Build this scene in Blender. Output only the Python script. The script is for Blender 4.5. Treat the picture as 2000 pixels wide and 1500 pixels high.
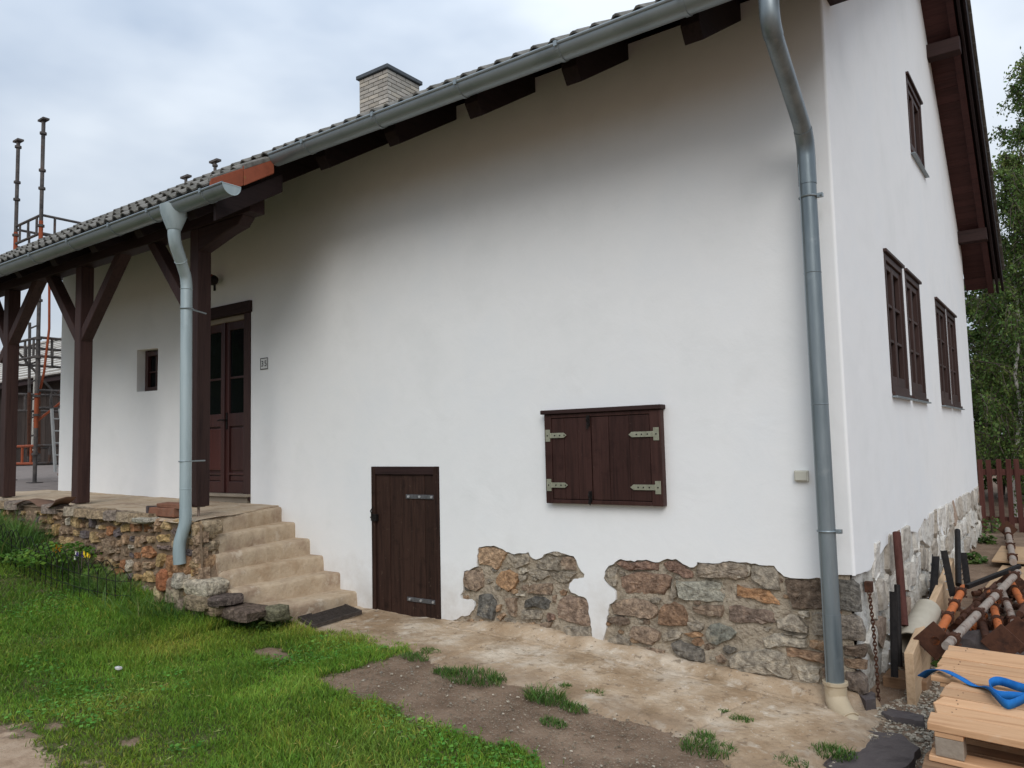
import bpy, bmesh, math, random
import numpy as np
from mathutils import Vector, Matrix, noise
from mathutils.geometry import tessellate_polygon

scene = bpy.context.scene
col = scene.collection
for o in list(bpy.data.objects):
    bpy.data.objects.remove(o)

# ---------------------------------------------------------------- camera
cam_data = bpy.data.cameras.new('camera')
cam = bpy.data.objects.new('camera', cam_data)
col.objects.link(cam)
cam_data.sensor_width = 36.0
cam_data.lens = 27.168
cam_data.clip_start = 0.05
cam_data.clip_end = 2000
_r = Vector((0.80735, 0.58959, -0.02369)); _u = Vector((0.06565, -0.04986, 0.9966)); _f = Vector((-0.5864, 0.80616, 0.07896))
cam.matrix_world = Matrix(((_r.x, _u.x, -_f.x, 1.12), (_r.y, _u.y, -_f.y, -4.96), (_r.z, _u.z, -_f.z, 1.55), (0, 0, 0, 1)))
scene.camera = cam
scene.render.resolution_x = 1024
scene.render.resolution_y = 768

# ---------------------------------------------------------------- sky, sun, exposure
SUN_EL, SUN_AZ = math.radians(36), math.radians(146)   # azimuth clockwise from +Y
world = bpy.data.worlds.new('World')
scene.world = world
world.use_nodes = True
wn, wl = world.node_tree.nodes, world.node_tree.links
wn.clear()
def wnode(t, **k):
    n = wn.new(t)
    for a, b in k.items():
        setattr(n, a, b)
    return n
w_out = wnode('ShaderNodeOutputWorld')
w_bg = wnode('ShaderNodeBackground'); w_bg.inputs['Strength'].default_value = 0.1
w_sky = wnode('ShaderNodeTexSky', sky_type='NISHITA', sun_disc=False, sun_elevation=SUN_EL, sun_rotation=SUN_AZ)
w_tc = wnode('ShaderNodeTexCoord')
w_map = wnode('ShaderNodeMapping'); w_map.inputs['Scale'].default_value = (1, 1, 2.2)
w_n1 = wnode('ShaderNodeTexNoise'); w_n1.inputs['Scale'].default_value = 1.7; w_n1.inputs['Detail'].default_value = 5; w_n1.inputs['Roughness'].default_value = .5
w_ramp = wnode('ShaderNodeValToRGB')
w_ramp.color_ramp.elements[0].position = .36; w_ramp.color_ramp.elements[0].color = (4.0, 4.95, 6.4, 1)
w_ramp.color_ramp.elements[1].position = .62; w_ramp.color_ramp.elements[1].color = (8.2, 8.9, 9.7, 1)
w_sep = wnode('ShaderNodeSeparateXYZ')
w_gr = wnode('ShaderNodeMapRange'); w_gr.inputs['From Min'].default_value = -.05; w_gr.inputs['From Max'].default_value = 1.0
w_gr.inputs['To Min'].default_value = .60; w_gr.inputs['To Max'].default_value = 1.9
w_mul = wnode('ShaderNodeVectorMath', operation='SCALE')
w_mix = wnode('ShaderNodeMix', data_type='RGBA'); w_mix.inputs['Factor'].default_value = .9
wl.new(w_tc.outputs['Generated'], w_map.inputs['Vector'])
wl.new(w_map.outputs['Vector'], w_n1.inputs['Vector'])
wl.new(w_n1.outputs['Fac'], w_ramp.inputs['Fac'])
wl.new(w_tc.outputs['Generated'], w_sep.inputs['Vector'])
wl.new(w_sep.outputs['Z'], w_gr.inputs['Value'])
wl.new(w_ramp.outputs['Color'], w_mul.inputs[0])
wl.new(w_gr.outputs['Result'], w_mul.inputs['Scale'])
wl.new(w_sky.outputs['Color'], w_mix.inputs['A'])
wl.new(w_mul.outputs['Vector'], w_mix.inputs['B'])
wl.new(w_mix.outputs['Result'], w_bg.inputs['Color'])
wl.new(w_bg.outputs['Background'], w_out.inputs['Surface'])

sun_data = bpy.data.lights.new('sun', 'SUN')
sun_data.energy = 1.5
sun_data.angle = math.radians(34)
sun_data.color = (1.0, .965, .92)
sun = bpy.data.objects.new('sun', sun_data)
col.objects.link(sun)
_sd = Vector((math.sin(SUN_AZ)*math.cos(SUN_EL), math.cos(SUN_AZ)*math.cos(SUN_EL), math.sin(SUN_EL)))
sun.rotation_euler = (-_sd).to_track_quat('-Z', 'Y').to_euler()

vs = scene.view_settings
vs.view_transform = 'Standard'
vs.look = 'None'
vs.exposure = -0.03
vs.gamma = 1.0
vs.use_curve_mapping = False

rng = random.Random(7)
nrng = np.random.default_rng(11)

# ---------------------------------------------------------------- materials
def new_mat(name):
    m = bpy.data.materials.new(name)
    m.use_nodes = True
    nt = m.node_tree
    b = nt.nodes['Principled BSDF']
    return m, nt, b

def pm(name, cols, scale=4.0, detail=6, rough=.85, bump=.3, bscale=30.0, stretch=(1, 1, 1), metallic=0.0,
       spec=.16, lo=.3, hi=.7, bdist=.01, coords='Object', objcol=False, blotch=None, rvar=.08, attr=None, ovar=0):
    """procedural surface: colours by noise, a second noise for relief, optional blotches of a third colour"""
    m, nt, b = new_mat(name)
    N, L = nt.nodes, nt.links
    tc = N.new('ShaderNodeTexCoord')
    mp = N.new('ShaderNodeMapping'); mp.inputs['Scale'].default_value = stretch
    L.new(tc.outputs[coords], mp.inputs['Vector'])
    n1 = N.new('ShaderNodeTexNoise'); n1.inputs['Scale'].default_value = scale; n1.inputs['Detail'].default_value = detail
    n1.inputs['Roughness'].default_value = .62
    L.new(mp.outputs['Vector'], n1.inputs['Vector'])
    rp = N.new('ShaderNodeValToRGB')
    el = rp.color_ramp.elements
    while len(el) < len(cols):
        el.new(.5)
    for i, c in enumerate(cols):
        el[i].position = lo+(hi-lo)*i/max(1, len(cols)-1)
        el[i].color = (*c, 1)
    L.new(n1.outputs['Fac'], rp.inputs['Fac'])
    out = rp.outputs['Color']
    if objcol:
        oi = N.new('ShaderNodeObjectInfo')
        mx = N.new('ShaderNodeMix'); mx.data_type = 'RGBA'; mx.blend_type = 'MULTIPLY'; mx.inputs['Factor'].default_value = 1
        L.new(out, mx.inputs['A']); L.new(oi.outputs['Color'], mx.inputs['B'])
        out = mx.outputs['Result']
    if ovar:
        oi = N.new('ShaderNodeObjectInfo')
        mr = N.new('ShaderNodeMapRange'); mr.inputs['To Min'].default_value = 1-ovar; mr.inputs['To Max'].default_value = 1+ovar
        L.new(oi.outputs['Random'], mr.inputs['Value'])
        vm = N.new('ShaderNodeVectorMath'); vm.operation = 'SCALE'
        L.new(out, vm.inputs[0]); L.new(mr.outputs['Result'], vm.inputs['Scale']); out = vm.outputs['Vector']
    if attr:
        at = N.new('ShaderNodeAttribute'); at.attribute_name = attr
        mx = N.new('ShaderNodeMix'); mx.data_type = 'RGBA'; mx.blend_type = 'MULTIPLY'; mx.inputs['Factor'].default_value = 1
        L.new(out, mx.inputs['A']); L.new(at.outputs['Color'], mx.inputs['B'])
        out = mx.outputs['Result']
    if blotch:
        for (bc, bs, b0, b1, ba) in blotch:
            nb = N.new('ShaderNodeTexNoise'); nb.inputs['Scale'].default_value = bs; nb.inputs['Detail'].default_value = 7; nb.inputs['Roughness'].default_value = .65
            L.new(tc.outputs[coords], nb.inputs['Vector'])
            mr = N.new('ShaderNodeMapRange'); mr.inputs['From Min'].default_value = b0; mr.inputs['From Max'].default_value = b1
            mr.inputs['To Max'].default_value = ba
            L.new(nb.outputs['Fac'], mr.inputs['Value'])
            mx = N.new('ShaderNodeMix'); mx.data_type = 'RGBA'
            L.new(mr.outputs['Result'], mx.inputs['Factor']); L.new(out, mx.inputs['A']); mx.inputs['B'].default_value = (*bc, 1)
            out = mx.outputs['Result']
    L.new(out, b.inputs['Base Color'])
    b.inputs['Metallic'].default_value = metallic
    b.inputs['Specular IOR Level'].default_value = spec
    if rvar:
        rr = N.new('ShaderNodeMapRange'); rr.inputs['To Min'].default_value = max(0, rough-rvar); rr.inputs['To Max'].default_value = min(1, rough+rvar)
        L.new(n1.outputs['Fac'], rr.inputs['Value']); L.new(rr.outputs['Result'], b.inputs['Roughness'])
    else:
        b.inputs['Roughness'].default_value = rough
    if bump:
        n2 = N.new('ShaderNodeTexNoise'); n2.inputs['Scale'].default_value = bscale; n2.inputs['Detail'].default_value = 8; n2.inputs['Roughness'].default_value = .6
        L.new(mp.outputs['Vector'], n2.inputs['Vector'])
        bp = N.new('ShaderNodeBump'); bp.inputs['Strength'].default_value = bump; bp.inputs['Distance'].default_value = bdist
        L.new(n2.outputs['Fac'], bp.inputs['Height']); L.new(bp.outputs['Normal'], b.inputs['Normal'])
    return m

def add_waves(m, scale, dist, strength):
    """a second, broad relief under the fine one"""
    nt = m.node_tree; N, L = nt.nodes, nt.links
    fine = [n for n in N if n.type == 'BUMP'][0]
    tc = [n for n in N if n.type == 'TEX_COORD'][0]
    n = N.new('ShaderNodeTexNoise'); n.inputs['Scale'].default_value = scale; n.inputs['Detail'].default_value = 4; n.inputs['Distortion'].default_value = .6
    L.new(tc.outputs['Object'], n.inputs['Vector'])
    b = N.new('ShaderNodeBump'); b.inputs['Strength'].default_value = strength; b.inputs['Distance'].default_value = dist
    L.new(n.outputs['Fac'], b.inputs['Height']); L.new(b.outputs['Normal'], fine.inputs['Normal'])
def wood(name, c1, c2, axis='z', rough=.6, bump=.35, spec=.14, k=1.0, blotch=None):
    st = {'x': (.06, 1, 1), 'y': (1, .06, 1), 'z': (1, 1, .06)}[axis]
    return pm(name, [c1, c2, c1], scale=26*k, detail=7, rough=rough, bump=bump, bscale=60*k, stretch=st, lo=.3, hi=.75, bdist=.004, spec=spec, blotch=blotch, ovar=.18)

MT = {}
MT['plaster'] = pm('white_plaster', [(.78, .785, .775), (.83, .83, .82), (.80, .81, .81)], scale=1.3, rough=.9, bump=.16, bscale=55, bdist=.004, spec=.2,
                   blotch=[((.70, .69, .67), 2.2, .58, .8, .35), ((.74, .74, .74), 14, .6, .8, .3)])
add_waves(MT['plaster'], 3.0, .035, .17)
def splash(m, c, z0, z1, amt):
    nt = m.node_tree; N, L = nt.nodes, nt.links; b = N['Principled BSDF']
    tc = [n for n in N if n.type == 'TEX_COORD'][0]
    src = b.inputs['Base Color'].links[0].from_socket
    sp = N.new('ShaderNodeSeparateXYZ'); L.new(tc.outputs['Object'], sp.inputs['Vector'])
    mr = N.new('ShaderNodeMapRange'); mr.inputs['From Min'].default_value = z1; mr.inputs['From Max'].default_value = z0; mr.inputs['To Max'].default_value = .62
    L.new(sp.outputs['Z'], mr.inputs['Value'])
    n = N.new('ShaderNodeTexNoise'); n.inputs['Scale'].default_value = 5; n.inputs['Detail'].default_value = 9; n.inputs['Roughness'].default_value = .7
    L.new(tc.outputs['Object'], n.inputs['Vector'])
    ml = N.new('ShaderNodeMath'); ml.operation = 'MULTIPLY'; L.new(mr.outputs['Result'], ml.inputs[0]); L.new(n.outputs['Fac'], ml.inputs[1])
    m2 = N.new('ShaderNodeMapRange'); m2.inputs['From Min'].default_value = .12; m2.inputs['From Max'].default_value = .34; m2.inputs['To Max'].default_value = amt
    L.new(ml.outputs[0], m2.inputs['Value'])
    mx = N.new('ShaderNodeMix'); mx.data_type = 'RGBA'; L.new(m2.outputs['Result'], mx.inputs['Factor']); L.new(src, mx.inputs['A']); mx.inputs['B'].default_value = (*c, 1)
    L.new(mx.outputs['Result'], b.inputs['Base Color'])
splash(MT['plaster'], (.46, .40, .33), .05, .95, .55)
MT['mortar'] = pm('lime_mortar', [(.28, .225, .165), (.46, .385, .29), (.37, .305, .23)], scale=9, detail=10, rough=.95, bump=1.0, bscale=38, bdist=.03, lo=.34, hi=.66,
                  blotch=[((.16, .135, .11), 9, .55, .75, .6), ((.42, .38, .31), 16, .6, .75, .6)])
add_waves(MT['mortar'], 14, .04, .6)
MT['whitewash'] = pm('worn_whitewash', [(.38, .35, .31), (.56, .54, .49), (.70, .68, .64)], scale=7, rough=.95, bump=1.0, bscale=22, bdist=.03,
                     blotch=[((.22, .19, .16), 13, .58, .7, .75)])
MT['stone'] = pm('field_stone', [(.52, .50, .48), (1.08, 1.06, 1.03), (1.75, 1.70, 1.6)], scale=24, detail=12, rough=.95, bump=1.0, bscale=46, bdist=.03, objcol=True, lo=.33, hi=.68, spec=.12,
                 blotch=[((.42, .36, .275), 6, .60, .68, .55), ((.06, .05, .042), 26, .63, .70, .55), ((.46, .41, .33), 60, .63, .68, .5)])
MT['washstone'] = pm('whitewashed_stone', [(.55, .52, .48), (1.0, .98, .95), (1.15, 1.13, 1.1)], scale=16, detail=9, rough=.95, bump=1.0, bscale=28, bdist=.02, objcol=True, lo=.3, hi=.7)
MT['step'] = pm('worn_concrete', [(.37, .26, .165), (.52, .41, .29), (.46, .36, .26)], scale=3.2, detail=9, rough=.92, bump=.8, bscale=30, bdist=.012,
                blotch=[((.30, .205, .14), 3.3, .50, .66, .75), ((.64, .55, .43), 7, .57, .68, .65), ((.15, .115, .075), 12, .63, .72, .6), ((.13, .10, .07), 50, .66, .70, .6)])
MT['apron'] = pm('dusty_concrete', [(.37, .255, .155), (.50, .375, .255), (.66, .56, .44)], scale=2.1, detail=10, rough=.95, bump=1.0, bscale=26, bdist=.014, lo=.36, hi=.64,
                 blotch=[((.27, .18, .10), 2.8, .52, .64, .7), ((.72, .64, .53), 6.5, .56, .68, .7), ((.16, .115, .075), 15, .58, .66, .7), ((.66, .61, .54), 40, .62, .66, .7), ((.12, .085, .06), 60, .64, .68, .7)])
MT['soil'] = pm('bare_soil', [(.135, .105, .078), (.195, .152, .115), (.17, .135, .102)], scale=5, detail=9, rough=.98, bump=1.0, bscale=60, bdist=.012,
                blotch=[((.075, .058, .045), 2.0, .5, .7, .6), ((.36, .32, .27), 85, .66, .70, .8)])
MT['oldwood'] = wood('brown_stained_oak', (.030, .017, .016), (.056, .031, .027), 'z', rough=.55)
MT['oldwoodx'] = wood('brown_stained_oak_level', (.022, .013, .012), (.040, .022, .020), 'x', rough=.6)
MT['oldwoody'] = wood('brown_stained_rafter', (.010, .0065, .0065), (.020, .0125, .012), 'y', rough=.65)
MT['cellarwood'] = wood('weathered_brown_planks', (.018, .0095, .0075), (.042, .022, .016), 'z', rough=.6, bump=.6, blotch=[((.10, .068, .05), 26, .63, .70, .6), ((.008, .005, .004), 9, .55, .7, .6)])
MT['shutterwood'] = wood('red_brown_stained_planks', (.028, .0135, .0112), (.054, .025, .0205), 'z', rough=.5, bump=.5, blotch=[((.11, .07, .06), 32, .65, .71, .5), ((.014, .006, .005), 7, .55, .7, .5)])
MT['doorwood'] = wood('mahogany_varnish', (.030, .011, .010), (.052, .018, .0155), 'z', rough=.35, bump=.15, spec=.5)
MT['doorred'] = wood('red_mahogany_panel', (.048, .012, .010), (.070, .018, .0145), 'z', rough=.35, bump=.12, spec=.5)
MT['winwood'] = wood('window_brown_paint', (.040, .024, .021), (.066, .040, .035), 'z', rough=.5, bump=.15)
MT['soffit'] = wood('reddish_soffit_boards', (.036, .016, .015), (.066, .028, .025), 'x', rough=.6)
MT['greywood'] = wood('grey_weathered_wood', (.17, .14, .11), (.26, .22, .17), 'x', rough=.8)
MT['zinc'] = pm('zinc_sheet', [(.20, .235, .25), (.27, .31, .325), (.24, .275, .29)], scale=3, rough=.42, bump=.05, bscale=9, metallic=.55, spec=.5, lo=.25, hi=.75, rvar=.12,
                blotch=[((.34, .37, .375), 5, .58, .75, .5)])
MT['zincpipe'] = pm('painted_downpipe', [(.25, .315, .33), (.35, .42, .435), (.40, .465, .475)], scale=9, stretch=(1, 1, .12), detail=8, rough=.45, bump=.05, bscale=8, metallic=.15, spec=.45, rvar=.1,
                    blotch=[((.25, .30, .31), 4, .6, .75, .5), ((.45, .49, .49), 22, .68, .74, .4)])
MT['zincwet'] = pm('galvanised_downpipe', [(.12, .15, .165), (.20, .235, .25), (.26, .295, .31)], scale=9, stretch=(1, 1, .12), detail=8, rough=.4, bump=.05, bscale=8, metallic=.5, spec=.5, rvar=.12,
                   blotch=[((.30, .33, .34), 7, .6, .72, .5)])
MT['tile'] = pm('grey_mossy_roof_tile', [(.085, .08, .07), (.155, .148, .132), (.22, .21, .19)], scale=14, rough=.92, bump=.6, bscale=40, bdist=.006, blotch=[((.075, .075, .05), 16, .58, .68, .7)])
MT['redtile'] = pm('red_clay_verge', [(.20, .058, .032), (.27, .078, .042), (.23, .07, .04)], scale=7, rough=.85, bump=.3, bscale=40, bdist=.004, blotch=[((.20, .16, .05), 24, .64, .70, .8)])
MT['brick'] = pm('pale_grey_brick', [(.85, .85, .85), (1.05, 1.04, 1.02), (1.15, 1.12, 1.08)], scale=16, rough=.9, bump=.5, bscale=60, bdist=.004, objcol=True)
MT['darkmortar'] = pm('dark_chimney_mortar', [(.03, .028, .026), (.05, .047, .042)], scale=20, rough=.95, bump=.5, bscale=60)
MT['cap'] = pm('dark_concrete_cap', [(.075, .085, .095), (.11, .12, .13)], scale=8, rough=.7, bump=.3, bscale=40)
MT['iron'] = pm('dark_iron', [(.015, .014, .014), (.035, .030, .028)], scale=30, rough=.55, bump=.3, bscale=80, metallic=.6)
MT['hinge'] = pm('galvanised_hinge', [(.26, .26, .19), (.36, .355, .27)], scale=25, rough=.5, bump=.2, bscale=60, metallic=.35, blotch=[((.13, .11, .07), 40, .6, .7, .6)])
MT['hinge2'] = pm('steel_strap_hinge', [(.10, .10, .105), (.20, .20, .205)], scale=30, rough=.45, bump=.2, bscale=60, metallic=.6)
MT['bolt'] = pm('bright_bolt', [(.5, .5, .5), (.65, .65, .65)], scale=30, rough=.35, metallic=.6, bump=0)
MT['rust'] = pm('rusty_steel', [(.045, .022, .016), (.10, .045, .028), (.07, .035, .025)], scale=14, rough=.85, bump=.6, bscale=60, bdist=.004, metallic=.15, blotch=[((.025, .017, .015), 9, .55, .7, .7)])
MT['orange'] = pm('worn_orange_paint', [(.42, .105, .028), (.52, .15, .045), (.46, .13, .04)], scale=9, rough=.6, bump=.3, bscale=50, bdist=.003, blotch=[((.10, .04, .025), 17, .60, .68, .85), ((.35, .28, .22), 26, .65, .72, .5)])
MT['greytube'] = pm('mortar_caked_tube', [(.20, .165, .14), (.33, .28, .24), (.27, .20, .16)], scale=14, rough=.9, bump=.8, bscale=50, bdist=.005, blotch=[((.10, .045, .03), 13, .55, .65, .8)])
MT['scaff'] = pm('weathered_scaffold_steel', [(.045, .042, .042), (.10, .09, .085), (.15, .13, .12)], scale=9, rough=.75, bump=.4, bscale=50, bdist=.003, metallic=.2, blotch=[((.11, .05, .03), 7, .56, .68, .7)])
MT['scafforange'] = pm('scaffold_orange_paint', [(.24, .055, .025), (.33, .085, .035)], scale=9, rough=.65, bump=.3, bscale=50, bdist=.003, blotch=[((.08, .04, .03), 12, .6, .7, .8)])
MT['black'] = pm('black_angle_steel', [(.012, .011, .011), (.028, .024, .023)], scale=22, rough=.55, bump=.3, bscale=70, metallic=.3)
MT['pine'] = wood('planed_pine', (.44, .235, .12), (.60, .36, .20), 'x', rough=.75, bump=.4, blotch=[((.22, .115, .055), 7, .63, .70, .65), ((.36, .27, .2), 3, .55, .7, .4), ((.62, .44, .29), 13, .6, .7, .5)])
MT['piney'] = wood('sawn_pine_plank', (.40, .265, .155), (.54, .38, .24), 'y', rough=.8, bump=.35, blotch=[((.24, .17, .11), 6, .62, .74, .5)])
MT['pallet'] = wood('weathered_pallet_board', (.20, .115, .065), (.30, .185, .11), 'x', rough=.85, bump=.5)
MT['palletblock'] = pm('pallet_block', [(.25, .20, .155), (.37, .31, .245)], scale=12, rough=.9, bump=.5, bscale=40)
MT['ply'] = pm('plywood_sheet', [(.36, .235, .135), (.46, .315, .19), (.42, .28, .165)], scale=3.5, rough=.85, bump=.3, bscale=20, stretch=(1, .25, 1), blotch=[((.22, .17, .13), 3, .55, .7, .6)])
MT['fence'] = wood('red_brown_fence_paint', (.060, .022, .017), (.105, .042, .034), 'z', rough=.8, bump=.3)
MT['strap'] = pm('blue_webbing', [(.012, .13, .42), (.02, .18, .52)], scale=60, rough=.75, bump=.3, bscale=300, bdist=.001)
MT['pvc'] = pm('beige_plastic_drain', [(.46, .37, .25), (.54, .45, .32)], scale=6, rough=.55, bump=.1, bscale=20, blotch=[((.33, .23, .13), 9, .58, .72, .6)])
MT['pvcpale'] = pm('cream_plastic_pipe', [(.36, .32, .25), (.46, .42, .34)], scale=6, rough=.6, bump=.1, bscale=20, blotch=[((.38, .33, .26), 7, .58, .72, .5)])
MT['oldbrick'] = pm('old_red_brick', [(.15, .07, .045), (.23, .105, .065), (.20, .12, .085)], scale=9, rough=.95, bump=.6, bscale=40)
MT['grate'] = pm('worn_grate_steel', [(.055, .045, .04), (.12, .10, .088)], scale=20, rough=.7, bump=.4, bscale=60, metallic=.3)
MT['slate'] = pm('dark_slate', [(.055, .045, .045), (.11, .093, .09), (.085, .07, .07)], scale=6, rough=.75, bump=.7, bscale=24, bdist=.01, blotch=[((.20, .17, .14), 20, .63, .7, .6)])
MT['plastic'] = pm('cream_plastic', [(.52, .50, .42), (.56, .54, .46)], scale=6, rough=.5, bump=0)
MT['plate'] = pm('enamel_plate', [(.62, .62, .60), (.72, .72, .70)], scale=9, rough=.4, bump=0)
MT['blackpaint'] = pm('black_enamel', [(.012, .012, .012), (.02, .02, .02)], scale=9, rough=.4, bump=0)
MT['paleboard'] = pm('pale_board', [(.52, .49, .43), (.62, .59, .53)], scale=5, rough=.8, bump=.2)
MT['alu'] = pm('aluminium_ladder', [(.42, .43, .42), (.52, .53, .52)], scale=8, rough=.5, metallic=.3, bump=.1)
MT['barnwood'] = wood('dark_barn_boards', (.030, .023, .020), (.062, .047, .040), 'z', rough=.9, bump=.5)
MT['barnroof'] = pm('pale_barn_roofing', [(.40, .37, .33), (.56, .53, .48), (.48, .45, .41)], scale=6, rough=.9, bump=.4, bscale=24)
MT['cardboard'] = pm('cardboard', [(.19, .105, .055), (.26, .15, .085)], scale=8, rough=.9, bump=.2)
MT['membrane'] = pm('brown_roofing_felt', [(.13, .075, .05), (.20, .12, .085)], scale=6, rough=.85, bump=.4, bscale=30)
MT['lampglass'] = pm('red_lamp_cover', [(.16, .02, .012), (.22, .03, .015)], scale=6, rough=.25, bump=0, spec=.5)
MT['courtyard'] = pm('cobbled_yard', [(.16, .135, .12), (.23, .195, .175), (.20, .17, .15)], scale=4, rough=.95, bump=.8, bscale=14, bdist=.03)
MT['bark'] = pm('dark_bark', [(.07, .055, .045), (.14, .115, .095)], scale=8, rough=.95, bump=.8, bscale=20, stretch=(1, 1, .3), bdist=.02)
MT['birchbark'] = pm('birch_bark', [(.42, .39, .35), (.55, .52, .48), (.50, .47, .43)], scale=6, rough=.85, bump=.5, bscale=20, blotch=[((.05, .045, .04), 9, .60, .66, .9)])

def glass_mat(name, tint, rough=.08):
    m, nt, b = new_mat(name)
    b.inputs['Base Color'].default_value = (*tint, 1)
    b.inputs['Roughness'].default_value = rough
    b.inputs['Specular IOR Level'].default_value = .22
    n = nt.nodes.new('ShaderNodeTexNoise'); n.inputs['Scale'].default_value = 5
    bp = nt.nodes.new('ShaderNodeBump'); bp.inputs['Strength'].default_value = .04; bp.inputs['Distance'].default_value = .02
    nt.links.new(n.outputs['Fac'], bp.inputs['Height']); nt.links.new(bp.outputs['Normal'], b.inputs['Normal'])
    return m
MT['glass'] = glass_mat('dark_window_glass', (.006, .007, .0075))

def leaf_mat(name, cols, trans=.35, attr=True, rough=.55):
    m, nt, b = new_mat(name)
    N, L = nt.nodes, nt.links
    geo = N.new('ShaderNodeTexCoord')
    n1 = N.new('ShaderNodeTexNoise'); n1.inputs['Scale'].default_value = 1.4; n1.inputs['Detail'].default_value = 5
    L.new(geo.outputs['Object'], n1.inputs['Vector'])
    rp = N.new('ShaderNodeValToRGB'); el = rp.color_ramp.elements
    while len(el) < len(cols):
        el.new(.5)
    for i, c in enumerate(cols):
        el[i].position = .32+.36*i/(len(cols)-1); el[i].color = (*c, 1)
    L.new(n1.outputs['Fac'], rp.inputs['Fac'])
    out = rp.outputs['Color']
    if attr:
        at = N.new('ShaderNodeAttribute'); at.attribute_name = 'tint'
        mx = N.new('ShaderNodeMix'); mx.data_type = 'RGBA'; mx.blend_type = 'MULTIPLY'; mx.inputs['Factor'].default_value = 1
        L.new(out, mx.inputs['A']); L.new(at.outputs['Color'], mx.inputs['B']); out = mx.outputs['Result']
    L.new(out, b.inputs['Base Color'])
    b.inputs['Roughness'].default_value = rough
    b.inputs['Specular IOR Level'].default_value = .25
    tr = N.new('ShaderNodeBsdfTranslucent'); L.new(out, tr.inputs['Color'])
    ms = N.new('ShaderNodeMixShader'); ms.inputs['Fac'].default_value = trans
    L.new(b.outputs['BSDF'], ms.inputs[1]); L.new(tr.outputs['BSDF'], ms.inputs[2])
    L.new(ms.outputs['Shader'], N['Material Output'].inputs['Surface'])
    return m
MT['grass'] = leaf_mat('lawn_grass', [(.125, .25, .028), (.175, .335, .04), (.245, .375, .06)], trans=.42)
MT['tallgrass'] = leaf_mat('rank_grass', [(.07, .145, .03), (.10, .20, .042), (.14, .235, .06)])
MT['birchleaf'] = leaf_mat('birch_leaves', [(.075, .125, .030), (.11, .175, .042), (.155, .215, .06)], rough=.6)
MT['treeleaf'] = leaf_mat('hedge_leaves', [(.05, .098, .024), (.085, .15, .034), (.12, .19, .048)])
MT['flowerleaf'] = leaf_mat('bedding_leaves', [(.10, .20, .03), (.14, .27, .04)])

# ---------------------------------------------------------------- helpers
def hgt(x, y):
    """height of the ground (numpy arrays or floats)"""
    x = np.asarray(x, float); y = np.asarray(y, float)
    ax = np.interp(x, [-60,-24,-20,-12,-10.4,-8.6,-7.4,-6.3,-5.2,-4.7,-4.2,-3,-1.8,-1,0,1,3],
                   [1.36,1.36,1.32,1.10,1.0,.70,.55,.38,.22,.13,.085,.095,.07,.02,-.03,-.03,-.03])
    k = np.clip((-y-1.5)/3.2, 0, 1); k = k*k*(3-2*k)
    up = np.maximum(ax-.06, 0)
    z = ax - up*k*.45 - .016*np.clip(-y, 0, 4)
    g = np.interp(y, [0,.8,2.2,5.5,7,9,16], [-.03,0,.10,.15,.16,.10,.10])+.03
    w = np.clip((x+6)/3, 0, 1)
    z = z + w*np.where(y > 0, g, 0)
    z = z + .006*np.sin(3.1*x+1.7*y)*np.sin(2.3*y-1.1*x+.5) + .004*np.sin(7.3*x-4.1*y)
    return z

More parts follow.
